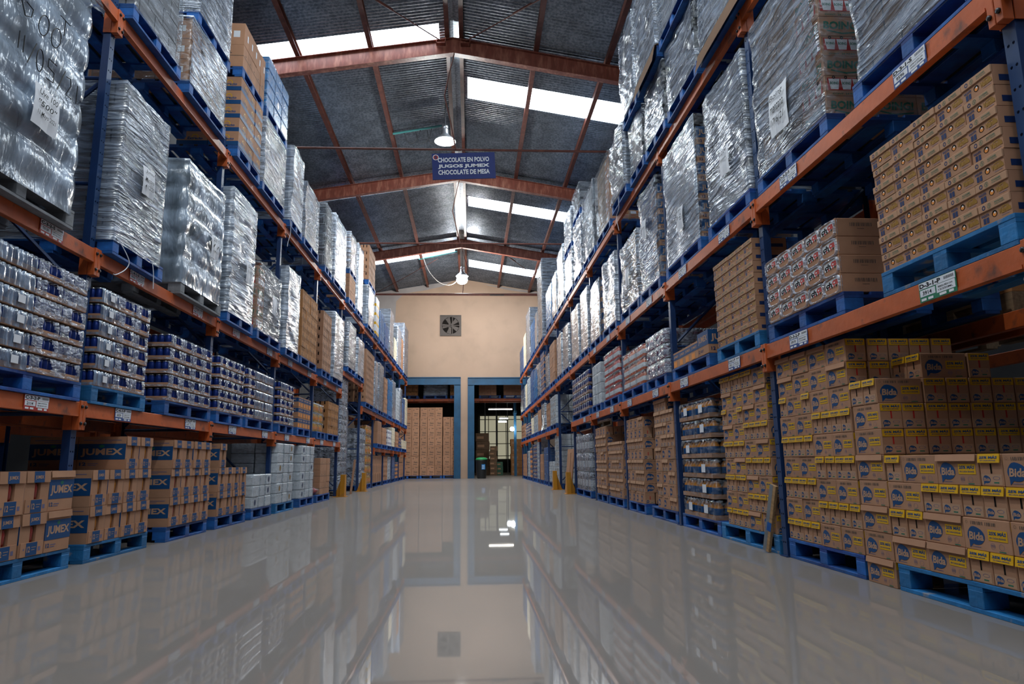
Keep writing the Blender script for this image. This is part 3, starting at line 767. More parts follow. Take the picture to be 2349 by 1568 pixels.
DESC = {'bW0': 'brown juice carton with barcode', 'bW1': 'brown juice carton with brown flap', 'bN': 'yellow-flapped brown juice carton end', 'pW0': 'brown carton with blue bubble', 'pW1': 'brown carton with blue bubble', 'pN': 'slotted end of brown carton',
        'jr': 'blue kraft carton, red bottle', 'jy': 'blue kraft carton, orange bottle', 'jd': 'blue kraft carton, dark bottle', 'jb': 'kraft carton, big blue panel', 'v': 'kraft milk carton with gold lettering', 'yc': 'yellow-brown milk carton', 'ch': 'film-sleeved kraft chocolate pack',
        'plain': 'plain brown carton', 'tape': 'plain taped brown carton', 'band': 'brown carton, blue band', 'slots': 'orange-brown slotted carton', 'slotsb': 'brown slotted carton', 'orange': 'blue and orange carton', 'darkband': 'dark carton, navy band', 'redprint': 'brown carton, red print',
        'print': 'large printed brown carton', 'printb': 'large printed brown carton', 'whitec': 'white printed carton', 'whitey': 'white and yellow carton', 'long': 'tall narrow brown carton', 'cream': 'cream coloured carton',
        'sred': 'red soda bottle pack', 'speach': 'peach soda bottle pack', 'spurple': 'white-labelled purple soda pack', 'sdark': 'dark soda bottle pack', 'sclear': 'clear bottle pack', 'syel': 'yellow bottle pack', 'big': 'tall dark bottle pack', 'bigw': 'tall dark bottle pack', 'bigy': 'orange juice bottle pack',
        'wh0': 'white film pack', 'wh1': 'white pack, gold window', 'wh2': 'white pack, navy window', 'bl0': 'blue film pack', 'sk0': 'sky-blue film pack', 'sk1': 'sky-blue film pack', 'jublue': 'blue and kraft carton', 'boing': 'kraft fruit drink carton', 'boingpack': 'red-panelled fruit drink carton'}
for i in range(4): DESC['can%d' % i] = 'blue can tray in film'
for i in range(2): DESC['cans%d' % i] = 'hazy film-covered can tray'; DESC['fcan%d' % i] = 'blue can tray in film'
DESC['fcans'] = 'hazy film-covered can tray'
for i in range(3): DESC['jb%d' % i] = 'orange juice bottle tray'

DIM = {'v': (.205, .30, .103), 'yc': (.40, .30, .17), 'ch': (.210, .80, .125), 'jb': (.30, .27, .283), 'plain': (.29, .38, .24), 'tape': (.29, .38, .24), 'band': (.30, .38, .19), 'slots': (.28, .36, .17), 'slotsb': (.28, .36, .17), 'orange': (.20, .36, .18),
       'darkband': (.40, .36, .27), 'redprint': (.40, .36, .17), 'boing': (.33, .36, .15), 'boingpack': (.33, .36, .15), 'jublue': (.33, .36, .21), 'print': (.36, .4, .42), 'printb': (.36, .4, .42), 'whitec': (.30, .36, .20), 'whitey': (.40, .36, .30), 'long': (.17, .36, .30), 'cream': (.30, .36, .20),
       'fcan0': (.275, .40, .135), 'fcan1': (.275, .40, .135), 'fcans': (.405, .40, .135), 'big': (.365, .40, .39), 'bigw': (.365, .40, .34), 'bigy': (.365, .40, .305), 'wh0': (.30, .36, .155), 'wh1': (.30, .36, .155), 'wh2': (.30, .36, .155), 'bl0': (.36, .38, .205), 'sk0': (.36, .38, .2), 'sk1': (.36, .38, .2)}
for k in ('bW0', 'bW1', 'pW0', 'pW1'): DIM[k] = (BW, BN, BH+.001)
for k in ('bN', 'pN'): DIM[k] = (BN, BW, BH+.001)
for k in ('jr', 'jy', 'jd'): DIM[k] = (JN, JD, JH+.001)
for k in ('can0', 'can1', 'can2', 'can3', 'cans0', 'cans1'): DIM[k] = (.34, .405, .136)
for k in ('jb0', 'jb1', 'jb2'): DIM[k] = (.505, .405, .206)
for k in ('red', 'peach', 'purple', 'dark', 'clear', 'yel'): DIM['s'+k] = (.425, .365, .188)

RZ = {'L': PI/2, 'R': -PI/2}
def W3(side, Y0, Y1, X, x, y, z):
    return (X-y, Y0+x, z) if side == 'L' else (X+y, Y1-x, z)
LEVN = ['floor', 'low beam', 'middle beam', 'top beam']
SIDE = {'L': 'left', 'R': 'right'}
_cnt = {}
def place_name(side, lev):
    k = (side, lev); _cnt[k] = _cnt.get(k, -1)+1
    return f"{ordn(_cnt[k])} {SIDE[side]} {LEVN[lev]} pallet"

_pm = {}
PH = .145
def pallet_parts(W, D, mat):
    k = (round(W, 2), round(D, 2), mat)
    if k not in _pm:
        dk = MB(); n = 6; bw = D/(n+.35*(n-1)); gp = bw*.35
        for i in range(n): dk.bbox(0, i*(bw+gp), PH-.022, W, i*(bw+gp)+bw, PH, mat, .002)
        for x in (0, W/2-.05, W-.10): dk.box(x, .002, PH-.042, x+.10, D-.002, PH-.021, mat)
        bl = MB(); bl.bbox(0, 0, 0, .10, .13, PH-.064, mat, .003)
        sk = MB(); sk.bbox(0, 0, 0, W, .10, .022, mat, .002)
        _pm[k] = (dk.mesh('deck'), bl.mesh('block'), sk.mesh('skid_board'))
    return _pm[k]
_pw = {}
def pallet(side, Y0, Y1, z, X, place, what, mat='pallet_blue', near=True, D=1.05, colour=None):
    W = Y1-Y0
    colour = colour or {'pallet_blue': 'blue', 'pallet_worn': 'scuffed blue', 'pallet_grey': 'grey', 'wood': 'bare wood'}[mat]
    loc = W3(side, Y0, Y1, X, 0, 0, z)
    lab = f"{colour} pallet under {what}, {place}"
    nm = 'shipping_pallet'
    if near:
        dk, bl, sk = pallet_parts(W, D, mat)
        ps = [('deck', dk, (0, 0, 0), None)]
        for j, y in enumerate((0, D/2-.065, D-.13)):
            ps.append(('skid_board', sk, (0, y+.015 if j else 0, 0), None))
            for x in (0, W/2-.05, W-.10): ps.append(('block', bl, (x, y, .0221), None))
        return spawn((nm, 'pallet', None, ps), loc, RZ[side], lab, 'pallets on the racks')
    k = (round(W, 2), mat)
    if k not in _pw:
        mb = MB()
        for i in range(4): mb.box(0, i*D/4, PH-.022, W, i*D/4+D*.19, PH, mat)
        for x in (0, W/2-.05, W-.10):
            mb.box(x, .002, .022, x+.10, D-.07, PH-.022, mat) if False else None
            for y in (0, D*.45, D-.2): mb.box(x, y, .02, x+.10, y+.13, PH-.02, mat)
        for y in (0, D*.45, D-.2): mb.box(0, y, 0, W, y+.1, .022, mat)
        _pw[k] = mb.mesh('shipping_pallet')
    return spawn((nm, 'pallet', _pw[k], []), loc, RZ[side], lab, 'pallets on the racks')

LAYER = ['bottom', 'second', 'third', 'fourth', 'fifth', 'sixth', 'seventh', 'eighth', 'ninth', 'tenth', 'eleventh']
def stack(side, Y0, Y1, z, X, rows, place, deep=0, fit=True, rowh=None, fill2=0, off=None, jit=1.0, x0=0.0, back=0.0):
    """rows: bottom to top, each a list of keys left to right as seen from the aisle"""
    rz = RZ[side]; W = Y1-Y0; zz = z
    for ri, row in enumerate(rows):
        ws = [DIM[k][0] for k in row]; tot = sum(ws)
        sx = W/tot if fit and .55 < W/tot < 1.25 else 1.0
        h = DIM[row[0]][2]; sz = (rowh/h) if rowh else 1.0
        x = x0 + (off[ri] if off else 0)
        end = 0 if side == 'L' else len(row)-1
        for ci, k in enumerate(row):
            w = ws[ci]*sx; dpt = DIM[k][1]
            nd_ = deep if ci == end else (fill2 if ri == len(rows)-1 else 0)
            for d in range(nd_+1):
                j = jit*.004; yj = random.uniform(-.004, .007)*jit
                y = back + d*(dpt+.004) + (yj if d == 0 else yj*.3+.004)
                loc = W3(side, Y0, Y1, X, x+random.uniform(0, j), y, zz)
                nm = LAYER[min(ri, 10)]+' layer'
                lab = f"{DESC[k]}, {nm}, {ordn(ci)} from left, {place}" if d == 0 else f"{DESC[k]}, {nm}, {ordn(d)} behind {ordn(ci)}, {place}"
                spawn(P[k], loc, rz, lab, f"{P[k][0].replace('_', ' ')}s on the {place}", (sx*.996, 1, sz*.998))
            x += w
        zz += h*sz
    return zz

def wrap_mesh(W, D, H, fm, bulge=0.0, rowh=.27, rough=.02, seed=0, skirt=.0, nx=26, nz=40):
    mb = MB(); pts = []; ns, nb = 14, 6; R = .03
    for k in range(nx): pts.append((W*k/nx, 0, 0, -1))
    for k in range(ns): pts.append((W, D*k/ns, 1, 0))
    for k in range(nb): pts.append((W*(1-k/nb), D, 0, 1))
    for k in range(ns): pts.append((0, D*(1-k/ns), -1, 0))
    N = len(pts); vs = []; cx, cy_ = W/2, D/2
    ring_n = nz+4
    for j in range(ring_n):
        t = min(1.0, j/nz); z = -skirt+(H+skirt)*t; ins = 0
        if j > nz: ins = (.03, .12, .32)[j-nz-1]; z = H+(.006, .004, .0)[j-nz-1]
        for (x, y, a, b) in pts:
            o = rough*(noise.noise(Vector((x*2.4+seed*7, y*2.4, z*2.4)))*1.1 + (.45 if b else .16)*noise.noise(Vector(((z+.6*(x+y))*13, (x+y)*1.6-z*.9, seed*3.3))))
            if bulge: o += bulge*(abs(math.sin(PI*(z-.02*math.sin(x*3+y))/rowh))**.6-.7)
            if z < .12: o *= max(.25, z/.12) if z > 0 else .25
            X = x+a*(o+.004); Y = y+b*(o+.004); z2 = z
            if ins:
                X += (cx-X)*ins*3; Y += (cy_-Y)*ins*3
                z2 = z+.02*noise.noise(Vector((X*4+seed, Y*4, 3)))
            vs.append((X, Y, z2))
    fs = [(j*N+i, j*N+(i+1) % N, (j+1)*N+(i+1) % N, (j+1)*N+i) for j in range(ring_n-1) for i in range(N)]
    fs.append(tuple((ring_n-1)*N+i for i in range(N)))
    mb.add(vs, fs, fm)
    return mb
_wr = [0]
def note_mesh(w, h, lines):
    mb = MB(); n = 6; vs = []
    for j in range(n+1):
        for i in range(4): vs.append((w*i/3, -.012-.010*math.sin(PI*j/n)-.006*math.sin(2.2*i), h*j/n))
    mb.add(vs, [(j*4+i, j*4+i+1, (j+1)*4+i+1, (j+1)*4+i) for j in range(n) for i in range(3)], 'paper')
    fr = (Vector((0, -.030, 0)), Vector((1, 0, 0)), Vector((0, 0, 1)))
    for k, t in enumerate(lines):
      if t.strip(): mb.text(fr, .12*w, h*(.74-.26*k), .74*w, .15*h, t, 'ink_black', .005, .2)
    return mb.mesh('paper_note')
def wrap(side, Y0, Y1, z0, z1, X, place, look, fm='film_grey', goods='goods_grey', D=1.0, bulge=0.0, rowh=.27, rough=.022, note=None, sidec=None, near=True, skirt=.03, extra=None, notepos=(.3, .35), notesize=(.22, .26)):
    """a pallet load wound in stretch film"""
    W = Y1-Y0; H = z1-z0; _wr[0] += 1; s = _wr[0]
    o = empty('wrapped_load', W3(side, Y0, Y1, X, 0, 0, z0), RZ[side])
    tag(o, f"{look}, {place}", 'wrapped load', 'film-wrapped pallet loads')
    core = MB(); a = .035
    xs0, xs1 = a, W-a
    if sidec:
        if side == 'L': xs0 = .36
        else: xs1 = W-.36
    core.box(xs0, a, .002, xs1, D-a, H-a*.6, goods)
    core.obj('packed_goods', o)
    if sidec:                                    # cartons seen at the end facing the camera
        zz = .002; k = 0
        while zz+DIM[sidec[k % len(sidec)]][2] < H-.01:
            key = sidec[k % len(sidec)]; w, d, h = DIM[key]
            for q in range(3):
                c = bpy.data.objects.new('carton', P[key][2]); COL.objects.link(c); c.parent = o
                c.location = (.025 if side == 'L' else W-w-.025, .03+q*(d-.04), zz); c.scale = (1, .88, .99)
                if q == 0: c['label'] = DESC[key]
            zz += h; k += 1
    big = near
    wm = wrap_mesh(W, D, H, fm, bulge, rowh, rough, s, skirt, 30 if big else 14, 44 if big else 18)
    if sidec:                                    # that end shows clear through one layer of film
        i = wm.m('film_clear'); tgt = -1 if side == 'L' else 1
        for fi, f in enumerate(wm.f):
            c = sum((Vector(wm.v[q]) for q in f), Vector())/len(f)
            if (c.x < .012 if side == 'L' else c.x > W-.012) and c.z < H-.01: wm.mi[fi] = i
    wm.obj('stretch_film', o, smooth=True)
    if note:
        c = bpy.data.objects.new('paper_note', note_mesh(notesize[0], notesize[1], note)); COL.objects.link(c); c.parent = o
        c.location = (W*notepos[0], -.018-(bulge*.4), H*notepos[1]); c.rotation_euler = (0, random.uniform(-.06, .06), 0); c['label'] = 'white paper note with handwriting'
    if extra: extra(o, W, H)
    return o

# ------------------------------------------------------------------ building shell
def struct(mb, name, smooth=False):
    return tag(mb.obj(name, smooth=smooth), kind='structure')
mb = MB(); mb.box(LWX-.3, BACK_Y-.3, -.2, RWX+.3, 52, 0, 'floor_coat'); struct(mb, 'floor')
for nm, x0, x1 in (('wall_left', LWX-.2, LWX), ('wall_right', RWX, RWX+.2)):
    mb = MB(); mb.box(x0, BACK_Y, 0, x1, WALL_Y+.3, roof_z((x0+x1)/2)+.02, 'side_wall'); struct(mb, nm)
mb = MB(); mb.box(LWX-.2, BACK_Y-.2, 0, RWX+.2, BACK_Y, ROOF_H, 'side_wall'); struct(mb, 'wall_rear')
# end wall with two doorways
DL = (-3.75, -.46, 4.87); DR = (-.12, 2.95, 4.85)
mb = MB(); Y0, Y1 = WALL_Y, WALL_Y+.22
def gab(x0, x1, z0, m, m2=None):
    xs = [x0] + ([RIDGE_X] if x0 < RIDGE_X < x1 else []) + [x1]
    fr = [(x, Y0, z0) for x in xs] + [(x, Y0, roof_z(x)-.01) for x in xs[::-1]]
    n = len(fr); vs = fr + [(a, Y1, c) for a, b, c in fr]
    mb.add(vs, [tuple(range(n)), tuple(range(n, 2*n))[::-1]] + [((k+1) % n, k, k+n, (k+1) % n+n) for k in range(n)], m)
gab(LWX, DL[0], 0, 'wall_beige'); gab(DL[1], DR[0], 0, 'wall_beige'); gab(DR[1], RWX, 0, 'wall_beige')
gab(DL[0], DL[1], DL[2], 'wall_beige'); gab(DR[0], DR[1], DR[2], 'wall_beige')
fr = (Vector((0, Y0, 0)), Vector((1, 0, 0)), Vector((0, 0, 1)))
mb.shape(fr, [(-4.9, 7.4), (-3.72, 7.4), (-3.68, 8.7), (-3.3, 9.08), (-4.9, 9.08)], 'wall_raw', .004)
mb.shape(fr, [(-5, 9.12), (-3.2, 9.12), (-2.2, 9.28), (-1.3, 9.5), (-.9, 9.75), (-5, 9.12+.0)], 'wall_raw', .004)
mb.shape(fr, [(.6, 9.62), (1.9, 9.3), (3.4, 9.1), (3.4, 9.2)], 'wall_raw', .004)
struct(mb, 'wall_end')
for nm, d in (('door_1', DL), ('door_2', DR)):
    o = empty(nm, (0, 0, 0)); tag(o, kind='structure')
    m1 = MB(); m1.box(d[0], Y0-.05, d[2]-.33, d[1], Y1, d[2], 'frame_blue'); m1.box(d[0], Y0-.09, d[2]-.36, d[1], Y0-.05, d[2]-.31, 'frame_blue'); m1.box(d[0], Y0-.09, d[2]-.02, d[1], Y0-.05, d[2]+.02, 'frame_blue'); m1.obj('lintel', o)
    for x in ((d[1]-.32, d[1]), (d[0], d[0]+.32)):
        m1 = MB(); m1.box(x[0], Y0-.04, 0, x[1], Y1, d[2]-.33, 'frame_blue')
        m1.box(x[0], Y0-.08, 0, x[0]+.03, Y0-.04, d[2]-.33, 'frame_blue'); m1.box(x[1]-.03, Y0-.08, 0, x[1], Y0-.04, d[2]-.33, 'frame_blue'); m1.obj('jamb', o)
# wall rail and extractor fan
mb = MB(); mb.box(LWX, WALL_Y-.10, 9.0, RWX, WALL_Y-.003, 9.06, 'rust_red'); mb.box(1.0, WALL_Y-.12, 8.99, 1.7, WALL_Y-.11+.01, 9.09, 'cable'); struct(mb, 'trim_1')
f0 = tag(empty('extractor_fan', (-.965, WALL_Y, 7.47)), 'dark square extractor fan set high in the beige end wall', 'fan')
mb = MB(); s = .525
for a in ((-s, -s, s, -s+.05), (-s, s-.05, s, s), (-s, -s+.05, -s+.05, s-.05), (s-.05, -s+.05, s, s-.05)): mb.box(a[0], -.06, a[1], a[2], -.002, a[3], 'fan_metal')
mb.obj('frame', f0)
mb = MB(); mb.box(-s+.05, -.008, -s+.05, s-.05, -.003, s-.05, 'slot_dark'); mb.obj('backing', f0)
mb = MB(); n = 32; vs = []
for k in range(n):
    a = 2*PI*k/n; c, q = math.cos(a), math.sin(a); sq = .475/max(abs(c), abs(q)); vs += [(c*sq, -.03, q*sq), (c*.43, -.03, q*.43)]
mb.add(vs, [(2*k, (2*k+2) % (2*n), (2*k+3) % (2*n), 2*k+1) for k in range(n)], 'fan_metal'); mb.obj('shroud', f0)
for x in (-.10, .07):
    mb = MB(); mb.box(x, -.085, -.475, x+.035, -.06, .475, 'fan_metal'); mb.obj('guard_bar', f0)
mb = MB(); mb.box(-.475, -.08, -.02, .475, -.062, .01, 'fan_metal'); mb.obj('guard_bar', f0)
mb = MB(); mb.lathe([(.09, 0), (.09, .05), (.04, .06)], 'fan_metal', (0, 0, 0), 14); c = mb.obj('hub', f0); c.rotation_euler = (PI/2, 0, 0); c.location = (0, -.02, 0)
for k in range(5):
    mb = MB(); a = 2*PI*k/5+.5
    mb.add([(.08, -.015, -.05), (.40, -.020, -.13), (.41, -.012, .10), (.08, -.012, .05)], [(0, 1, 2, 3)], 'fan_metal'); c = mb.obj('blade', f0); c.rotation_euler = (0, a, 0)

# ------------------------------------------------------------------ roof
def sheet(s, y0, y1, mat, name, xa=None, xb=None):
    p = .095; amp = .017; x0 = RIDGE_X+s*(.14 if xa is None else xa); x1 = (LWX-.3 if s < 0 else RWX+.3) if xb is None else xb
    n = max(2, int((y1-y0)/p*5)); vs = []
    for k in range(n+1):
        y = y0+(y1-y0)*k/n; o = amp*math.sin(2*PI*y/p)
        for x in (x0, x1): vs.append((x, y, roof_z(x)+o))
    m_ = MB(); m_.add(vs, [(2*k, 2*k+1, 2*k+3, 2*k+2) if s < 0 else (2*k, 2*k+2, 2*k+3, 2*k+1) for k in range(n)], mat)
    o = m_.obj(name, smooth=True)
    return tag(o, kind='structure')
wn = 0
for s, sk in ((-1, SKYL), (1, SKYR)):
    y = BACK_Y-.2
    for a, b in sk:
        sheet(s, y, a, 'sheet_metal', 'ceiling')
        wn += 1; sheet(s, a, b, 'rooflight', 'window_%d' % wn, xa=.30)
        sheet(s, a, b, 'sheet_metal', 'ceiling', xb=RIDGE_X+s*.30)
        y = b
    sheet(s, y, WALL_Y+.3, 'sheet_metal', 'ceiling')
mb = MB()
for s in (-1, 1): mb.add([(RIDGE_X, BACK_Y, ROOF_H+.05), (RIDGE_X+s*.25, BACK_Y, ROOF_H+.01), (RIDGE_X+s*.25, WALL_Y+.3, ROOF_H+.01), (RIDGE_X, WALL_Y+.3, ROOF_H+.05)], [(0, 1, 2, 3)], 'sheet_metal')
struct(mb, 'trim_2')
# purlins, channel section
PX = [('l', -.13), ('l', -1.75), ('l', -3.25), ('l', -4.75), ('r', .17), ('r', 1.78), ('r', 3.32), ('r', 4.8)]
for i, (sd, dx) in enumerate(PX):
    x = RIDGE_X+dx; zt = roof_z(x)-.014; m_ = MB(); w = .05 if abs(dx) > 1 else .045
    m_.box(x-w, BACK_Y, zt-.008, x+w, WALL_Y-.01, zt, 'rust_red'); m_.box(x-w, BACK_Y, zt-.13, x-w+.01, WALL_Y-.01, zt-.008, 'rust_red'); m_.box(x-w, BACK_Y, zt-.138, x+w, WALL_Y-.01, zt-.13, 'rust_red')
    o = m_.obj('purlin'); k = i % 4
    tag(o, f"rust-red roof purlin, {['nearest', 'second from', 'third from', 'fourth from'][k]} the ridge on {'left' if sd == 'l' else 'right'} slope", 'roof purlin', 'roof purlins')
# portal frames
FR = [(-6.7, 'behind'), (0, 'overhead'), (6.7, 'overhead'), (13.4, 'nearest visible'), (20.1, 'middle'), (26.8, 'farthest')]
RH = ROOF_H-.155
for fy, nm in FR:
    if fy < 10: nmn = {0: 'overhead the camera', -6.7: 'behind the camera', 6.7: 'just out of view overhead'}[fy]
    for s in (-1, 1):
        xe = LWX+.02 if s < 0 else RWX-.02
        m_ = MB(); za = RH; zb = RH-SLOPE*abs(xe-RIDGE_X); dp = .36
        def sl(w, z0, z1, mat):
            xa = RIDGE_X; vs = []
            for x, zz in ((xa, za), (xe, zb)):
                for yy in (-w/2, w/2):
                    for dz in (z0, z1): vs.append((x, yy, zz+dz))
            m_.add(vs, [(0, 1, 3, 2), (4, 6, 7, 5), (0, 4, 5, 1), (2, 3, 7, 6), (0, 2, 6, 4), (1, 5, 7, 3)], mat)
        sl(.012, -dp+.008, -.008, 'rafter_red'); sl(.15, -.012, 0, 'rafter_red'); sl(.15, -dp, -dp+.012, 'rafter_red')
        if fy < 10 and fy != 6.7: continue
        o = m_.obj('roof_rafter', loc=(0, fy, 0))
        if fy > 10: tag(o, f"{'orange-red' if (fy == 13.4 and s < 0) else 'dark rust-red'} roof rafter, {nm} frame, {'left' if s < 0 else 'right'} of the ridge", 'roof rafter', 'roof rafters')
        else: tag(o, f"roof rafter {nmn}, {'left' if s < 0 else 'right'} slope", 'roof rafter', 'roof rafters')
    if fy > 10:
        zr = {13.4: 7.17, 20.1: 7.33, 26.8: 7.42}[fy]
        m_ = MB(); m_.tube([(LWX+.02, fy, zr-.02), (RIDGE_X, fy, zr), (RWX-.02, fy, zr+.02)], .026, 'rust_red', 8)
        tag(m_.obj('tie_rod'), f"thin level tie rod across the aisle under the {nm} frame", 'tie rod', 'roof tie rods')
        m_ = MB(); q = -.18 if fy != 26.8 else .3
        m_.tube([(RIDGE_X+.02, fy-.02, RH-.36), (RIDGE_X+q*.55, fy-.05, RH-.9), (RIDGE_X+q*1.0, fy-.05, RH-1.35), (RIDGE_X+q*.3, fy-.03, RH-1.9), (RIDGE_X+.06, fy-.03, zr)], .014, 'rust_red', 6)
        tag(m_.obj('hanger_rod'), f"bent hanger rod from the ridge to the {nm} tie rod", 'hanger rod', 'hanger rods')
def brace(x0, y0, x1, y1, lab):
    m_ = MB(); a = Vector((x0, y0, roof_z(x0)-.20)); b = Vector((x1, y1, roof_z(x1)-.20))
    m_.tube([a, a.lerp(b, .5)-Vector((0, 0, .03)), b], .013, 'rust_red', 6); m_.tube([a.lerp(b, .18), a.lerp(b, .24)], .024, 'rust_red', 6)
    tag(m_.obj('brace_rod'), lab, 'brace rod', 'roof brace rods')
brace(-.62, 13.33, -5.6, 6.8, 'diagonal brace rod crossing the nearest skylight, left slope')
brace(-.10, 13.33, 5.2, 6.8, 'diagonal brace rod on right slope ahead of nearest frame')
brace(-6.2, 13.3, -1.4, 6.8, 'second diagonal rod on left slope, by the topmost brown cartons')
brace(-1.4, 28.8, -5.0, 33.3, 'diagonal rod on left slope before the end wall')
brace(1.0, 26.9, 5.0, 33.3, 'dark diagonal rod on right slope before the end wall')
for x, y, lab in ((-.62, 13.32, 'small gusset plate left of the nearest ridge joint'), (-.10, 13.32, 'small gusset plate right of the nearest ridge joint')):
    m_ = MB(); z = roof_z(x)-.2; m_.box(x-.10, y-.06, z-.09, x+.10, y+.06, z-.075, 'rafter_red'); m_.box(x-.10, y-.06, z-.09, x-.09, y+.06, z+.05, 'rafter_red'); m_.box(x+.09, y-.06, z-.09, x+.10, y+.06, z+.05, 'rafter_red'); tag(m_.obj('gusset_bracket'), lab, 'bracket')

# ------------------------------------------------------------------ pendant lamps, conduit, sign
for i, (lx, ly, lz, pw) in enumerate(LAMPS):
    o = empty('pendant_lamp', (lx, ly, lz))
    tag(o, ['bell-shaped pendant lamp behind the camera', 'bell-shaped pendant lamp above the camera', 'bell-shaped pendant lamp lit white near the blue hanging sign', 'dazzling pendant lamp before the beige end wall'][i], 'pendant lamp')
    m_ = MB(); m_.lathe([(.075, .26), (.085, .14), (.12, .08), (.20, .01), (.262, -.055), (.27, -.07), (.262, -.07), (.20, 0), (.115, .07), (.07, .13)], 'alu', (0, 0, 0), 32); m_.f.pop(); m_.mi.pop(); m_.obj('shade', o, smooth=True)
    m_ = MB(); m_.lathe([(.03, .36), (.075, .34), (.08, .25), (.05, .24)], 'alu', (0, 0, 0), 16); m_.obj('socket', o, smooth=True)
    bm_ = 'bulb_bright' if i == 3 else 'bulb'; r = .30 if i == 3 else .13  # far bulb oversized and hung low, its shape stands in for glare
    m_ = MB(); m_.lathe([(.02, -.05-r*.55), (r*.55, -.05-r*.45), (r*.9, -.05-r*.12), (r, -.02), (r*.7, .03), (.05, .10)] if i != 3 else [(.02, -.40), (.12, -.385), (.20, -.33), (.235, -.24), (.22, -.14), (.16, -.06), (.06, .08)], bm_, (0, 0, 0), 20); m_.obj('bulb', o, smooth=True)
    m_ = MB(); m_.tube([(0, 0, .35), (0, 0, roof_z(lx)-lz-.15)], .012, 'cable', 6); m_.obj('cord', o)
    l = bpy.data.lights.new('lamp_light', 'POINT'); l.energy = pw; l.shadow_soft_size = .14; l.color = (1.0, .98, .93) if i == 3 else (.93, 1.0, .98)
    lo = bpy.data.objects.new('lamp_light', l); COL.objects.link(lo); lo.location = (lx, ly, lz-(.46 if i == 3 else .17))
m_ = MB(); m_.tube([(-2.06, 17.2, roof_z(-2.06)-.16), (-.75, 17.1, roof_z(-.75)-.17)], .03, 'teal', 8); tag(m_.obj('cable_conduit'), 'teal conduit running along the roof to the nearer lamp', 'conduit')
m_ = MB(); m_.tube([(-2.2, 28.6, roof_z(-2.2)-.16), (-.55, 28.3, roof_z(-.55)-.17)], .03, 'teal', 8); tag(m_.obj('cable_conduit'), 'teal conduit running along the roof near the end wall', 'conduit')
m_ = MB()
for k in range(3):
    x0 = -1.75+.3*k; m_.tube(smooth_path([(x0, 17.15, 9.42+.05*k), (x0+.08, 17.15, 9.18), (x0+.22, 17.15, 9.14), (x0+.36, 17.14, 9.3), (x0+.42, 17.12, 9.50+.05*k)]), .008, 'cable', 5)
tag(m_.obj('loose_cable'), 'loose black cables looping below the teal conduit', 'cable')
m_ = MB(); m_.tube(smooth_path([(-.40, 28.0, 8.62), (-.62, 28, 8.22), (-.95, 28, 8.10), (-1.35, 28.0, 8.25), (-1.75, 28.1, 8.75), (-2.02, 28.2, 9.43)]), .013, 'cable_pale', 6); tag(m_.obj('loose_cable'), 'pale cable drooping beside the dazzling far lamp', 'cable')

o = empty('hanging_sign', (-.13, 13.33, 6.78)); o.rotation_euler = (0, -.045, 0)
tag(o, 'blue hanging aisle sign with white lettering below tie rod', 'sign')
m_ = MB(); m_.box(-.65, -.012, -.285, .65, .012, .285, 'sign_blue'); m_.obj('panel', o)
m_ = MB(); fr = (Vector((0, -.0125, 0)), Vector((1, 0, 0)), Vector((0, 0, 1)))
m_.text(fr, -.53, .085, 1.06, .105, 'CHOCOLATE EN POLVO', 'ink_white', .03); m_.text(fr, -.53, -.055, 1.06, .095, 'JUGOS JUMEX', 'ink_white', .04); m_.text(fr, -.53, -.185, 1.06, .105, 'CHOCOLATE DE MESA', 'ink_white', .03)
m_.obj('lettering', o)
m_ = MB(); m_.ring(fr, -.57, .20, .062, .012, 'ink_white', 24, 1, .0006); m_.shape(fr, [(-.57+.051*math.cos(a*PI/12), .20+.051*math.sin(a*PI/12)) for a in range(24)], 'ink_red'); m_.text(fr, -.60, .162, .06, .076, 'S', 'ink_navy', .05, 0, .002)
m_.obj('emblem', o)
for x in (-.35, .45):
    m_ = MB(); m_.tube([(x, 0, .285), (x, 0, .40 if x < 0 else .36)], .004, 'cable', 5); m_.obj('hanging_wire', o)

# ------------------------------------------------------------------ racks
RX_ = {'L': -3.078, 'R': 2.434}
UP = {'L': [2.86, 5.554, 8.243, 10.93, 13.62, 16.31, 19.45, 22.15, 24.85, 27.55, 30.25, 32.95], 'R': [-.02, 2.662, 5.352, 8.041, 10.73, 13.42, 16.11, 18.85, 21.55, 24.25, 26.95, 29.65, 32.35]}
ZL = {'L': (1.236, 2.474, 4.619), 'R': (1.649, 2.880, 4.655)}
RD = 1.0
def post_mesh(h):
    mb = MB(); w, t, d = .036, .003, .062          # local: -x side faces the aisle after placing; built facing -y then turned
    # web faces local +x
    mb.box(-t, -w, 0, 0, w, h, 'post_blue'); mb.box(-d, -w, 0, -t, -w+t, h, 'rack_blue'); mb.box(-d, w-t, 0, -t, w, h, 'rack_blue')
    mb.box(-d-.02, -w-.02, 0, .02, w+.02, .008, 'rack_blue')
    mb.quad((-d, -w, h), (0, -w, h), (0, w, h), (-d, w, h), 'rack_blue')
    return mb.mesh('post')
_posts = {'L': post_mesh(4.83), 'R': post_mesh(4.655)}
_brm = None
def brace_mesh(h):
    mb = MB(); z = .25; s = 1; a, b = -.075, -RD+.075
    while z+.95 < h:
        mb.tube([(a if s > 0 else b, 0, z), (b if s > 0 else a, 0, z+.85)], .018, 'rack_blue', 6)
        mb.tube([(a, 0, z+.9), (b, 0, z+.9)], .016, 'rack_blue', 6); z += .95; s = -s
    return mb.mesh('lattice')
_lat = brace_mesh(4.6)
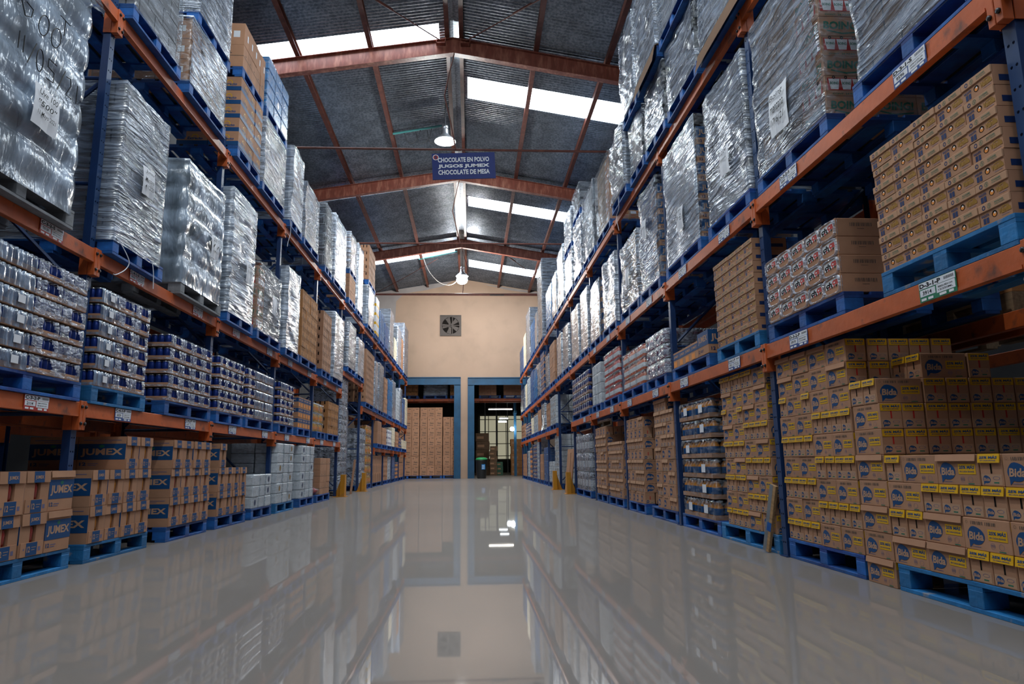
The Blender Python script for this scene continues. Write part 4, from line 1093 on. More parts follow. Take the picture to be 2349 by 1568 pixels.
for sd in 'LR':
    for i, y in enumerate(UP[sd]):
        o = empty('rack_frame', (RX_[sd], y, 0), 0 if sd == 'L' else PI)
        tag(o, f"blue perforated rack frame, {ordn(i)} from the camera along the {SIDE[sd]} aisle edge", 'rack frame', 'rack upright frames')
        for nm, me, lx, rz in (('post', _posts[sd], 0, 0), ('post', _posts[sd], -RD, PI), ('lattice', _lat, 0, 0)):
            c = bpy.data.objects.new(nm, me); COL.objects.link(c); c.parent = o; c.location = (lx, 0, 0); c.rotation_euler = (0, 0, rz)
_bm = {}
def beam(sd, y0, y1, z, lev, bay, front=True, hb=.111):
    L = round(y1-y0-.006, 3)
    if L not in _bm:
        t = MB(); t.bbox(.004, -L/2, -hb, .050, L/2, 0, 'rack_orange', .004); t.box(.050, -L/2+.05, -hb+.0, .054, L/2-.05, -hb+.018, 'rack_orange')
        c = MB(); c.bbox(.001, -.040, -.2147, .058, 0, .012, 'rack_orange', .003)
        c.box(-.062, -.045, -.2147, .001, -.040, .012, 'rack_orange')
        b = MB(); b.lathe([(.013, 0), (.013, .010), (.008, .013)], 'bolt', (0, 0, 0), 8)
        _bm[L] = (t.mesh('rail'), c.mesh('connector'), b.mesh('bolt', True))
    t, c, b = _bm[L]
    flip = (sd == 'R') ^ (not front)
    x = RX_[sd] - (0 if front else RD)*(1 if sd == 'L' else -1)
    o = empty('rack_beam', (x, (y0+y1)/2, z), PI if flip else 0)
    tag(o, f"{'orange rack beam' if front else 'rear orange rack beam'}, {SIDE[sd]} {['low', 'middle', 'top'][lev]} level, {ordn(bay)} bay from the camera", 'rack beam', 'orange rack beams')
    r = bpy.data.objects.new('rail', t); COL.objects.link(r); r.parent = o
    for s in (1, -1):
        q = bpy.data.objects.new('connector', c); COL.objects.link(q); q.parent = o; q.location = (0, s*L/2, 0); q.scale = (1, s, 1)
        if front and bay < 8:
            for zz in (-.035, -.165):
                w = bpy.data.objects.new('bolt', b); COL.objects.link(w); w.parent = q; w.location = (.058, -.024, zz); w.rotation_euler = (0, PI/2, 0)
for sd in 'LR':
    for i in range(len(UP[sd])-1):
        a, b = UP[sd][i], UP[sd][i+1]
        if b < 2.6: continue
        for lev, z in enumerate(ZL[sd]):
            tun = (sd == 'L' and i == 5) or (sd == 'R' and i == 6)
            if tun and lev == 0: continue
            if sd == 'L' and tun and lev == 1: z = 2.95
            if sd == 'L' and i == 6 and lev == 0: continue
            if sd == 'L' and i > 5 and lev == 1: z = 2.33
            beam(sd, a, b, z, lev, i)
            if i < 9: beam(sd, a, b, z, lev, i, False)
# ------------------------------------------------------------------ location cards on the beams
def card(sd, y, lev, code, num, txt, col, z=None, w=.28, h=.105):
    mb = MB(); c = 'label_'+col
    mb.box(0, 0, 0, w, .0015, h, c); fr = (Vector((0, -.0004, 0)), Vector((1, 0, 0)), Vector((0, 0, 1)))
    mb.rect(fr, .004, .66*h, w-.008, .32*h, 'paper'); mb.rect(fr, .008, .28*h, .42*w, .33*h, 'paper'); mb.rect(fr, .48*w, .22*h, .49*w, .42*h, 'paper')
    mb.text(fr, .03*w, .70*h, .58*w, .23*h, code, 'ink_black', .04, 0, .001); mb.text(fr, .10*w, .34*h, .25*w, .2*h, num, 'ink_black', .02, 0, .001)
    for k in range(10): mb.rect(fr, (.70+.026*k)*w, .76*h, .013*w, .14*h, 'ink_black', .001)
    for k, t in enumerate(txt): mb.text(fr, .53*w, (.46-.15*k)*h, .38*w, .09*h, t, 'ink_black', .01, 0, .001)
    for x, ww in ((.05, .14), (.24, .14), (.55, .18), (.80, .12)): mb.rect(fr, x*w, .06*h, ww*w, .12*h, 'ink_white', .001)
    zz = (ZL[sd][lev] if z is None else z) - .108
    X = RX_[sd] + (.056 if sd == 'L' else -.056)
    loc = (X, y-w/2, zz) if sd == 'L' else (X, y+w/2, zz)
    o = mb.obj('location_card', loc=loc); o.rotation_euler = (0, 0, RZ[sd])
    place = f"{SIDE[sd]} {['low', 'middle', 'top'][lev]} beam"
    k = ('card', sd, lev); _cnt[k] = _cnt.get(k, -1)+1
    tag(o, f"{'green' if col == 'green' else 'red' if col == 'red' else 'navy'} and white location card, {ordn(_cnt[k])} from the camera on {place}", 'label', 'location cards')
for a in [('L', 4.97, 0, 'C-3-2-P', '2114', ('JUMEX TETRAPACK', 'NECTAR UVA 12/1LT'), 'red'), ('L', 6.18, 0, 'C-4-1-P', '2029', ('JUMEX LATA', '24/335ML'), 'blue'), ('L', 7.64, 0, 'C-4-2-P', '2107', ('JUMEX LATA', '24/335ML'), 'blue'), ('L', 8.97, 0, 'C-5-1-P', '2031', ('JUMEX LATA', '24/335ML'), 'blue'), ('L', 10.37, 0, 'C-5-2-P', '2044', ('JUMEX LATA', '24/335ML'), 'blue'),
          ('L', 11.6, 0, 'C-6-1-P', '2051', ('JUMEX', '12/1LT'), 'blue'), ('L', 13.1, 0, 'C-6-2-P', '2060', ('JUMEX', '12/1LT'), 'blue'), ('L', 14.3, 0, 'C-7-1-P', '2071', ('JUGO', '6/2LT'), 'blue'), ('L', 15.6, 0, 'C-7-2-P', '2080', ('JUGO', '6/2LT'), 'blue'),
          ('L', 4.93, 1, 'C-3-2-S', '7501-201', ('JUMEX TETRAPACK', 'NECTAR 12/1LT'), 'red'), ('L', 6.22, 1, 'C-4-1-S', '9553', ('JUMEX NECTAR', 'MANZANA'), 'red'), ('L', 7.63, 1, 'C-4-2-S', '9560', ('JUMEX', 'NECTAR'), 'red'), ('L', 8.9, 1, 'C-5-1-S', '9571', ('JUMEX', 'NECTAR'), 'red'), ('L', 10.4, 1, 'C-5-2-S', '9575', ('JUMEX', 'NECTAR'), 'blue'), ('L', 11.6, 1, 'C-6-1-S', '9580', ('JUMEX', 'NECTAR'), 'blue'), ('L', 13.0, 1, 'C-6-2-S', '9583', ('JUMEX', 'NECTAR'), 'blue'), ('L', 14.4, 1, 'C-7-1-S', '9585', ('JUMEX', 'NECTAR'), 'blue'), ('L', 15.7, 1, 'C-7-2-S', '9588', ('JUMEX', 'NECTAR'), 'blue'),
          ('R', 3.25, 0, 'D-3-1-P', '3914', ('BEBIDA BIDA UVA', '12/250ML'), 'green'), ('R', 4.75, 0, 'D-3-2-P', '3919', ('BEBIDA BIDA FRESA', '12/250ML'), 'blue'), ('R', 5.98, 0, 'D-4-1-P', '3921', ('BEBIDA BIDA', '12/250ML'), 'blue'), ('R', 7.45, 0, 'D-4-2-P', '3925', ('BOING', '12/250ML'), 'blue'), ('R', 8.65, 0, 'D-5-1-P', '3931', ('BEBIDA', '12/500ML'), 'blue'), ('R', 10.1, 0, 'D-5-2-P', '3933', ('BEBIDA', '12/500ML'), 'blue'), ('R', 11.4, 0, 'D-6-1-P', '3937', ('BEBIDA', '12/500ML'), 'blue'), ('R', 12.7, 0, 'D-6-2-P', '3939', ('BEBIDA', '12/500ML'), 'blue'), ('R', 14.2, 0, 'D-7-1-P', '3941', ('BEBIDA', '12/500ML'), 'blue'),
          ('R', 3.26, 1, 'D-3-1-S', '9596', ('LECHE ALPURA SAB', 'VAINILLA 27/250ML'), 'blue'), ('R', 4.70, 1, 'D-3-2-S', '9597', ('BOING', '24/250ML'), 'blue'), ('R', 6.02, 1, 'D-4-1-S', '9601', ('LECHE', '27/250ML'), 'blue'), ('R', 7.3, 1, 'D-4-2-S', '9604', ('JUMEX', '12/1LT'), 'blue'), ('R', 8.75, 1, 'D-5-1-S', '9611', ('JUMEX', '12/1LT'), 'blue'), ('R', 10.0, 1, 'D-5-2-S', '9615', ('JUMEX', '12/1LT'), 'blue'), ('R', 11.5, 1, 'D-6-1-S', '9618', ('JUMEX', '12/1LT'), 'blue'), ('R', 12.8, 1, 'D-6-2-S', '9620', ('JUMEX', '12/1LT'), 'blue')]: card(*a)

# ------------------------------------------------------------------ loads
def rows(n, *pats): return [list(pats[i % len(pats)]) for i in range(n)]
Z1L, Z2L, Z3L = ZL['L']; Z1R, Z2R, Z3R = ZL['R']
PT = PH+.001
# --- left floor
X = -2.985
pl = place_name('L', 0); pallet('L', 4.30, 5.49, 0, X, pl, 'big-lettered nectar cartons', 'pallet_worn'); stack('L', 4.32, 5.46, PT, X, [['jr', 'jr', 'jr', 'jb'], ['jr', 'jr', 'jr', 'jb']], pl, fill2=1)
pl = place_name('L', 0); pallet('L', 5.68, 6.74, 0, X, pl, 'stepped cartons', 'pallet_worn'); stack('L', 5.70, 6.72, PT, X, [['jy']*4, ['jy']*4], pl, deep=1, fill2=1)
stack('L', 6.22, 6.72, PT+2*JH+.003, X-.01, [['jy']*2], 'top of '+pl, deep=1)
pl = place_name('L', 0); pallet('L', 7.13, 8.19, 0, X, pl, 'three even layers of nectar cartons'); stack('L', 7.15, 8.19, PT, X, [['jr']*4, ['jr']*4, ['jd', 'jd', 'jy', 'jy']], pl, deep=1)
pl = place_name('L', 0); pallet('L', 8.44, 9.55, 0, X, pl, 'two-layer nectar cartons'); stack('L', 8.46, 9.50, PT, X, [['jd']*4, ['jd']*4], pl, deep=1, fill2=1); stack('L', 8.46, 8.69, PT+2*JH+.003, X, [['jd']], 'top of '+pl)
pl = place_name('L', 0); pallet('L', 9.79, 10.75, 0, X, pl, 'low white packs'); stack('L', 9.82, 10.70, PT, X, [['wh2', 'wh0', 'wh0'], ['wh0', 'wh0', 'wh2'], ['wh0', 'wh0', 'wh2']], pl, deep=1, fill2=1)
pl = place_name('L', 0); pallet('L', 10.99, 12.06, 0, X, pl, 'white packs with gold windows', 'pallet_worn'); stack('L', 10.99, 11.96, PT, X, [['wh0', 'wh0', 'wh1'], ['wh1', 'wh0', 'wh0'], ['wh0', 'wh0', 'wh1'], ['wh1', 'wh0', 'wh0'], ['wh0', 'wh0', 'wh1'], ['wh0', 'wh0', 'wh1']], pl, deep=1)
pl = place_name('L', 0); pallet('L', 12.47, 13.56, 0, X, pl, 'white packs with navy windows'); stack('L', 12.49, 13.50, PT, X, [['wh2', 'wh0', 'wh0'], ['wh2', 'wh0', 'wh0'], ['wh2', 'wh0', 'wh0'], ['wh0', 'wh0', 'wh2'], ['wh2', 'wh0', 'wh0'], ['wh2', 'wh0', 'wh0']], pl, deep=1)
pl = place_name('L', 0); pallet('L', 13.83, 15.08, 0, -2.985, pl, 'plain brown cartons and a red-white bag'); stack('L', 14.15, 15.08, PT, -3.0, rows(3, ['tape', 'tape', 'tape']), pl, deep=1, fill2=1)
o = empty('snack_bag', (-3.15, 13.98, PT)); tag(o, 'crumpled red and white plastic bag beside plain brown cartons', 'bag')
m_ = MB()
vs = []; n = 16
for j in range(9):
    t = j/8
    for k in range(n):
        a = 2*PI*k/n; r = (math.sin(PI*(.08+.9*t))**.7)*(1+.18*noise.noise(Vector((math.cos(a)*2, math.sin(a)*2, t*4)))); vs.append((r*.17*math.cos(a), r*.13*math.sin(a), .002+.17*t+.03*noise.noise(Vector((a, t*5, 1)))*t))
m_.add(vs, [(j*n+k, j*n+(k+1) % n, (j+1)*n+(k+1) % n, (j+1)*n+k) for j in range(8) for k in range(n)]+[tuple(8*n+k for k in range(n))], 'film_clear'); m_.obj('clear_bag', o, smooth=True)
m_ = MB(); m_.add([(a*.85, b*.85, c*.9+.004) for a, b, c in vs], [(j*n+k, j*n+(k+1) % n, (j+1)*n+(k+1) % n, (j+1)*n+k) for j in range(8) for k in range(n)], 'bag_red'); m_.obj('red_contents', o, smooth=True)
# --- left low beam
X = -3.01
pl = place_name('L', 1); pallet('L', 4.18, 5.47, Z1L, X, pl, 'six layers of can trays'); stack('L', 4.16, 5.44, Z1L+PT, X, [[['cans0', 'cans0', 'can%d' % (i % 4), 'can%d' % ((i+2) % 4)], ['cans1', 'cans1', 'can%d' % ((i+1) % 4), 'can3']][i in (4, 5)] for i in range(6)], pl)
pl = place_name('L', 1); pallet('L', 5.62, 6.54, Z1L, X, pl, 'can trays by nearest post', 'pallet_worn'); stack('L', 5.63, 6.50, Z1L+PT, X, [['cans0', 'can%d' % (i % 3), 'can%d' % ((i+1) % 3)] for i in range(6)], pl, fit=True)
pl = place_name('L', 1); pallet('L', 6.95, 8.16, Z1L, X, pl, 'four-column blue can trays'); stack('L', 6.97, 8.10, Z1L+PT, X, [['can%d' % ((i+j) % 3) for j in range(4)] for i in range(5)], pl, deep=2)
pl = place_name('L', 1); pallet('L', 8.34, 9.30, Z1L, X, pl, 'narrow-columned can trays'); stack('L', 8.36, 9.26, Z1L+PT, X, [['fcan%d' % ((i+j) % 2) for j in range(4)] for i in range(5)], pl)
pl = place_name('L', 1); pallet('L', 9.42, 10.72, Z1L, X, pl, 'mixed hazy and blue can trays'); stack('L', 9.44, 10.66, Z1L+PT, X, [['fcan0', 'fcans', 'fcans']]*5, pl, deep=1)
pl = place_name('L', 1); pallet('L', 11.02, 11.95, Z1L, X, pl, 'four columns of can trays past third post'); stack('L', 11.04, 11.9, Z1L+PT, X, [['fcan1', 'fcan0', 'fcans'], ['fcan1', 'fcan0', 'fcan1'], ['fcan1', 'fcan0', 'fcan1'], ['fcan1', 'fcan0', 'fcan1'], ['fcans', 'fcan0', 'fcan1']], pl)
pl = place_name('L', 1); pallet('L', 12.2, 13.2, Z1L, X, pl, 'blue and orange cartons'); stack('L', 12.22, 13.15, Z1L+PT, X, [['orange']*5]*3, pl, deep=1)
pl = place_name('L', 1); pallet('L', 13.75, 14.55, Z1L, X, pl, 'small yellow bottle packs'); stack('L', 13.74, 14.52, Z1L+PT, X, [['syel', 'syel']]*3, pl, rowh=.19, back=.05)
pl = place_name('L', 1); pallet('L', 14.75, 16.0, Z1L, X, pl, 'tall orange-brown slotted cartons'); stack('L', 14.77, 15.9, Z1L+PT, X, [['slots']*4]*4, pl, deep=1)
# --- left middle beam
X = -2.955
pl = place_name('L', 2); pallet('L', 3.86, 5.06, Z2L, X, pl, 'the huge bulging wrapped load', 'pallet_grey')
def scrawl(o, W, H):
    mb = MB()
    def st(pts): mb.tube([(x, -.036, z) for x, z in pts], .0035, 'ink_black', 5)
    def loop(cx, cz, rx, rz, tilt=0): st([(cx+rx*math.cos(a*PI/8)+tilt*rz*math.sin(a*PI/8), cz+rz*math.sin(a*PI/8)) for a in range(17)])
    z = H*.665; x = .38
    st([(x+.11, z+.10), (x+.02, z+.11), (x-.02, z), (x+.03, z-.08), (x+.09, z-.05), (x+.10, z+.01), (x+.03, z+.02)]); loop(x+.22, z-.02, .05, .08, .2); loop(x+.36, z-.02, .05, .08, .2)
    z -= .27
    st([(x, z-.06), (x, z+.06)]); st([(x+.05, z-.06), (x+.05, z+.06)]); st([(x+.10, z-.10), (x+.17, z+.08)]); loop(x+.22, z-.01, .035, .08); st([(x+.40, z+.06), (x+.31, z+.06), (x+.31, z), (x+.38, z-.01), (x+.38, z-.08), (x+.30, z-.09)]); st([(x+.43, z-.10), (x+.50, z+.08)])
    st([(x+.52, z+.05), (x+.57, z+.06), (x+.58, z+.01), (x+.53, z-.08), (x+.60, z-.08)]); st([(x+.66, z-.08), (x+.66, z+.06)]); st([(x+.38, z+.44), (x+.50, z+.44)]); st([(x+.44, z+.44), (x+.44, z+.32)])
    o2 = mb.obj('handwriting', o); o2['label'] = 'black marker handwriting on film'
wrap('L', 3.80, 4.98, Z2L+PT, 4.28, X+.02, pl, 'huge bulging film-wrapped load with marker handwriting', 'film_haze', 'goods_pale', bulge=.05, rowh=.27, rough=.02, note=['Uve 100', '"500"', '11 Mayo 2021'], notepos=(.47, .22), notesize=(.27, .29), extra=scrawl, skirt=.06)
pl = place_name('L', 2); pallet('L', 5.63, 6.56, Z2L, X, pl, 'crisp grey wrapped load with note'); wrap('L', 5.62, 6.48, Z2L+PT, 4.03, X, pl, 'grey film-wrapped load with creased diagonal film', 'film_grey', 'goods_grey', note=['Jumex', 'Manzana', '4/12/20'], notepos=(.40, .37), rough=.03)
pl = place_name('L', 2); pallet('L', 6.98, 8.12, Z2L, X, pl, 'greenish bottle load', 'pallet_grey'); wrap('L', 6.96, 8.05, Z2L+PT, 3.93, X, pl, 'greenish film-wrapped load of bottles', 'film_haze', 'goods_green', bulge=.03, rowh=.25, note=['500 T', '11', '11 Mayo 21'], notepos=(.58, .33), sidec=None)
pl = place_name('L', 2); pallet('L', 8.34, 9.34, Z2L, X, pl, 'tall dimpled wrapped load past second post'); wrap('L', 8.33, 9.28, Z2L+PT, 4.2, X, pl, 'tall pale dimpled film-wrapped load', 'film_pale', 'goods_pale', bulge=.03, rowh=.2, note=['500', '11/05'], notepos=(.5, .3))
pl = place_name('L', 2); pallet('L', 9.52, 10.72, Z2L, X, pl, 'shorter patchy wrapped load'); wrap('L', 9.5, 10.62, Z2L+PT, 3.58, X, pl, 'shorter shiny film-wrapped load of brown packs', 'film_thin', 'goods_grey', rough=.03, sidec=['boingpack', 'boing'], note=[' '], notepos=(.5, .35))
pl = place_name('L', 2); pallet('L', 11.0, 11.9, Z2L, X, pl, 'pale wrapped load past third post'); wrap('L', 11.0, 11.8, Z2L+PT, 3.95, X, pl, 'pale film-wrapped load with torn lower film', 'film_pale', 'goods_white', rough=.03)
pl = place_name('L', 2); pallet('L', 12.0, 13.25, Z2L, X, pl, 'seven layers of slotted cartons'); stack('L', 12.0, 13.2, Z2L+PT, X, [['slots']*4]*7, pl)
pl = place_name('L', 2); pallet('L', 13.72, 14.6, Z2L, X, pl, 'paler slotted cartons past fourth post'); stack('L', 13.72, 14.55, Z2L+PT, X, [['slotsb']*3]*7, pl)
pl = place_name('L', 2); pallet('L', 14.75, 15.95, Z2L, X, pl, 'tall white ribbed wrapped load'); wrap('L', 14.72, 15.9, Z2L+PT, 4.02, X+.02, pl, 'tall white ribbed film-wrapped load', 'film_pale', 'goods_white', bulge=.015, rowh=.16, near=False)
pl = place_name('L', 2); pallet('L', 16.6, 17.75, 2.95, X, pl, 'grey wrapped load over the passage'); wrap('L', 16.6, 17.7, 2.95+PT, 4.2, X, pl, 'grey film-wrapped load raised over the passage', 'film_grey', 'goods_white', near=False)
pl = place_name('L', 2); pallet('L', 18.0, 19.2, 2.95, X, pl, 'white wrapped load over the passage'); wrap('L', 18.0, 19.1, 2.95+PT, 4.05, X, pl, 'white film-wrapped load raised over the passage', 'film_pale', 'goods_white', near=False)
# --- left top beam
X = -2.96
pl = place_name('L', 3); pallet('L', 5.62, 6.62, Z3L, X, pl, 'dark boxy wrapped load above nearest post'); wrap('L', 5.66, 6.58, Z3L+PT, 6.7, X, pl, 'grey boxy film-wrapped load above nearest post', 'film_thin', 'goods_grey', rough=.02)
pl = place_name('L', 3); pallet('L', 6.84, 7.92, Z3L, X, pl, 'short grey wrapped load carrying another pallet'); wrap('L', 6.82, 7.86, Z3L+PT, 5.50, X, pl, 'short grey streaked load carrying another pallet', 'film_grey', 'goods_brown', rough=.02, sidec=['plain'])
pallet('L', 6.95, 7.96, 5.52, X-.01, 'top of '+pl, 'upper streaked load'); wrap('L', 6.95, 7.9, 5.52+PT, 7.3, X, 'top of '+pl, 'grey streaked upper load on a blue pallet', 'film_grey', 'goods_grey', rough=.02)
pl = place_name('L', 3); pallet('L', 8.36, 9.30, Z3L, X, pl, 'blue-banded brown cartons'); stack('L', 8.36, 9.26, Z3L+PT, X, [['band']*3]*5, pl, deep=1)
pallet('L', 8.36, 9.28, Z3L+PT+5*.19+.004, X, 'top of '+pl, 'tall plain cartons'); stack('L', 8.36, 9.26, Z3L+2*PT+.954, X, [['tape']*5, ['plain']*5], 'top of '+pl, deep=1, rowh=.31)
pl = place_name('L', 3); pallet('L', 9.42, 10.6, Z3L, X, pl, 'wrapped load with brown corner board'); wrap('L', 9.42, 10.56, Z3L+PT, 5.74, X, pl, 'grey film-wrapped load under sky-blue packs', 'film_grey', 'goods_grey', rough=.015)
pallet('L', 9.42, 10.56, 5.75, X, 'top of '+pl, 'sky-blue packs'); stack('L', 9.42, 10.54, 5.75+PT, X, [['sk0']*3, ['sk0', 'sk1', 'sk0'], ['sk0']*3, ['sk0']*3], 'top of '+pl, deep=1)
pl = place_name('L', 3); pallet('L', 10.99, 11.76, Z3L, X, pl, 'tall pale load past third post'); wrap('L', 10.7+.29, 11.72, Z3L+PT, 6.05, X, pl, 'tall pale wrapped load, lower half ribbed', 'film_pale', 'goods_brown', rough=.03)
pl = place_name('L', 3); pallet('L', 11.9, 13.1, Z3L, X, pl, 'blotchy wrapped load'); wrap('L', 11.9, 13.0, Z3L+PT, 5.8, X, pl, 'blotchy shiny wrapped load before fourth post', 'film_grey', 'goods_grey', rough=.03)
pl = place_name('L', 3); pallet('L', 13.7, 14.4, Z3L, X, pl, 'dark bottle packs in film'); wrap('L', 13.2+.5, 14.38, Z3L+PT, 6.1, X, pl, 'film-wrapped dark bottle packs past fourth post', 'film_thin', 'goods_dark', bulge=.02, rowh=.34)
pl = place_name('L', 3); pallet('L', 14.6, 16.1, Z3L, X, pl, 'glaring wrapped load'); wrap('L', 14.6, 16.0, Z3L+PT, 6.22, X, pl, 'brightly glaring film-wrapped load before fifth post', 'film_pale', 'goods_grey', bulge=.02, rowh=.34, near=False)
pl = place_name('L', 3); pallet('L', 16.5, 17.5, Z3L, X, pl, 'brown cartons under a wrapped load', near=False); stack('L', 16.5, 17.4, Z3L+PT, X, [['tape']*3]*3, pl, deep=1, rowh=.2)
pallet('L', 16.5, 17.5, Z3L+PT+.604, X, 'top of '+pl, 'grey wrapped upper load', near=False); wrap('L', 16.5, 17.45, Z3L+2*PT+.604, 6.45, X, 'top of '+pl, 'grey wrapped upper load above brown cartons', 'film_grey', 'goods_brown', near=False)
pl = place_name('L', 3); pallet('L', 17.7, 18.7, Z3L, X, pl, 'white ribbed load', near=False); wrap('L', 17.7, 18.6, Z3L+PT, 6.55, X, pl, 'white ribbed tall load over passage', 'film_pale', 'goods_white', near=False, bulge=.015, rowh=.16)
pl = place_name('L', 3); pallet('L', 19.6, 21.0, Z3L, X, pl, 'white load under another pallet', near=False); wrap('L', 19.6, 20.9, Z3L+PT, 5.9, X, pl, 'white wrapped load under brown cartons', 'film_pale', 'goods_white', near=False)
pallet('L', 19.6, 21.0, 5.91, X, 'top of '+pl, 'slotted brown cartons', near=False); stack('L', 19.6, 20.9, 5.91+PT, X, [['slotsb']*4]*5, 'top of '+pl, rowh=.21, deep=1)
def far(sd, lev, y0, y1, z, X, kind, zt, what, deep=0):
    pl = place_name(sd, lev); pallet(sd, y0, y1, z, X, pl, what, near=False)
    if isinstance(kind, tuple): wrap(sd, y0, y1-.03, z+PT, zt, X, pl, what, kind[1], kind[2], near=False, bulge=kind[3] if len(kind) > 3 else 0, rowh=.2)
    else:
        w, d, h = DIM[kind]; n = max(2, round((y1-y0)/w)); m = max(1, round((zt-z-PT)/h)); stack(sd, y0, y1-.03, z+PT, X, [[kind]*n]*m, pl, deep=deep, rowh=(zt-z-PT)/m)
far('L', 3, 21.3, 22.05, Z3L, X, 'whitey', 5.95, 'white and yellow cartons', 1)
far('L', 3, 22.3, 23.5, Z3L, X, 'sk0', 5.75, 'sky-blue packs', 1)
far('L', 3, 23.7, 24.75, Z3L, X, 'bl0', 5.6, 'blue packs')
far('L', 3, 25.0, 26.3, Z3L, X, ('w', 'film_pale', 'goods_brown'), 6.4, 'tall wrapped brown load')
far('L', 3, 26.5, 27.5, Z3L, X, 'cream', 5.6, 'cream cartons')
far('L', 3, 27.8, 29.3, Z3L, X, ('w', 'film_pale', 'goods_white', .02), 6.3, 'pale dimpled load')
far('L', 3, 29.5, 30.2, Z3L, X, 'slotsb', 6.1, 'brown slotted cartons')
far('L', 3, 30.5, 32.6, Z3L, X, ('w', 'film_grey', 'goods_grey', .02), 7.0, 'tallest grey load nearest the end wall')
z = 2.33
far('L', 2, 19.6, 21.2, z, X, 'slotsb', 4.0, 'brown slotted cartons', 1)
far('L', 2, 21.4, 22.1, z, X, ('w', 'film_pale', 'goods_white'), 3.9, 'white smooth load')
far('L', 2, 22.3, 23.6, z, X, ('w', 'film_grey', 'goods_white', .02), 4.0, 'grey dimpled load', )
far('L', 2, 23.8, 24.7, z, X, 'slotsb', 3.7, 'brown slotted cartons beyond the grey load')
far('L', 2, 25.0, 26.2, z, X, 'sk0', 3.8, 'sky-blue packs')
far('L', 2, 26.4, 27.4, z, X, ('w', 'film_pale', 'goods_grey'), 3.9, 'pale load beside blue packs')
far('L', 2, 27.7, 29.0, z, X, 'wh0', 3.7, 'white packs')
far('L', 2, 29.2, 30.1, z, X, ('w', 'film_grey', 'goods_white', .02), 3.9, 'grey load near the end wall')
far('L', 2, 30.4, 31.4, z, X, 'bl0', 3.6, 'blue packs near end wall')
far('L', 2, 31.6, 32.6, z, X, 'cream', 3.7, 'cream cartons at end wall')
far('L', 1, 22.3, 23.3, Z1L, X, 'long', 2.1, 'tall narrow cartons', 1)
far('L', 1, 23.5, 24.7, Z1L, X, 'tape', 1.95, 'brown cartons')
far('L', 1, 25.0, 26.2, Z1L, X, 'whitec', 1.95, 'white cartons')
far('L', 1, 26.4, 27.4, Z1L, X, 'cream', 2.1, 'cream cartons')
far('L', 1, 27.7, 28.9, Z1L, X, 'slotsb', 2.0, 'brown slotted cartons')
far('L', 1, 29.1, 30.1, Z1L, X, 'fcan0', 1.8, 'far can trays')
far('L', 1, 30.4, 32.4, Z1L, X, 'cream', 1.75, 'cream cartons at end wall')
X = -3.10
far('L', 0, 16.75, 17.6, 0, X, 'bigw', 2.85, 'towering film-wrapped bottle packs', 1)
far('L', 0, 18.0, 18.9, 0, -3.3, 'bigw', 2.2, 'dark bottle packs in the passage', 1)
far('L', 0, 19.75, 20.7, 0, X, 'big', 1.75, 'dark bottle packs beyond yellow guard', 1)
far('L', 0, 20.9, 22.0, 0, X, 'bigy', 1.9, 'orange juice bottle packs')
far('L', 0, 22.3, 24.6, 0, X, 'long', 1.0, 'tall narrow cartons', 0)
far('L', 0, 25.0, 26.3, 0, X, 'slotsb', 1.0, 'brown slotted cartons')
far('L', 0, 26.5, 27.4, 0, X, 'wh2', 1.0, 'white packs')
far('L', 0, 27.7, 28.9, 0, X, 'bl0', 1.0, 'blue packs')
far('L', 0, 29.1, 30.1, 0, X, 'orange', .8, 'orange cartons')
far('L', 0, 30.4, 32.4, 0, X, 'tape', .75, 'low brown cartons at end wall')
# --- right floor
X = 2.44
F, B, N_ = 'bW1', 'bW0', 'bN'
pl = place_name('R', 0); pallet('R', 2.73, 3.93, 0, X, pl, 'the nearest low block of juice cartons', 'pallet_worn', D=1.0)
stack('R', 2.75, 3.95, PT, X, [[F, F, N_, N_, N_, N_], [N_, N_, F, B, B], [B, N_, N_, N_, N_, N_, N_], [N_, B, F, N_, B]], pl, fill2=1, fit=True)
# column on the floor in the gap, its end turned to the camera, rising behind the low block
pc = 'gap column between near right pallets'
zz = 0.0
cr_ = [F, B, F, B, F, B, B, 'NN', 'NN']
for ri, k in enumerate(cr_):
    bk = 0.0 if ri < 8 else .30
    n = 0
    deepn = 9 if ri >= 4 else 2
    x = bk
    for d in range(deepn if k != 'NN' else 1):
        if k == 'NN': break
        spawn(P[k if d == 0 else B], W3('R', 3.955, 4.245, X, random.uniform(-.003, .003), x+random.uniform(-.003, .003), zz), RZ['R'], f"brown juice carton, {LAYER[ri]} layer, {ordn(d)} deep, {pc}", 'juice cartons in the gap column', (.99, 1, .998)); x += BN+.003
    if k == 'NN':
        for j in range(2): spawn(P[N_], W3('R', 3.955, 4.245, X, j*BN, x, zz), RZ['R'], f"yellow-flapped carton end, {LAYER[ri]} layer, {ordn(j)} from left, {pc}", 'juice cartons in the gap column', (.99, 1, .998))
        x += BW+.004
        for d in range(6 if ri < 8 else 1): spawn(P[B], W3('R', 3.955, 4.245, X, 0, x, zz), RZ['R'], f"brown juice carton, {LAYER[ri]} layer, {ordn(d)} behind flapped ends, {pc}", 'juice cartons in the gap column', (.99, 1, .998)); x += BN+.003
    zz += BH+.001
pl = place_name('R', 0); pallet('R', 4.27, 5.29, 0, X, pl, 'nine layers of juice cartons')
stack('R', 4.26, 5.28, PT, X, [[N_, N_, N_, N_, B, B], [B, B, N_, N_, N_, N_], [N_, N_, N_, N_, B, B], [B, B, N_, N_, N_, N_], [N_, N_, N_, N_, B, B], [B, B, N_, N_, N_, N_], [N_, B, N_, B, B], [F, B, B, F], [F, F, F, B]], pl, deep=4)
pl = place_name('R', 0); pallet('R', 5.46, 6.72, 0, X, pl, 'nine layers of juice cartons past post', 'pallet_worn')
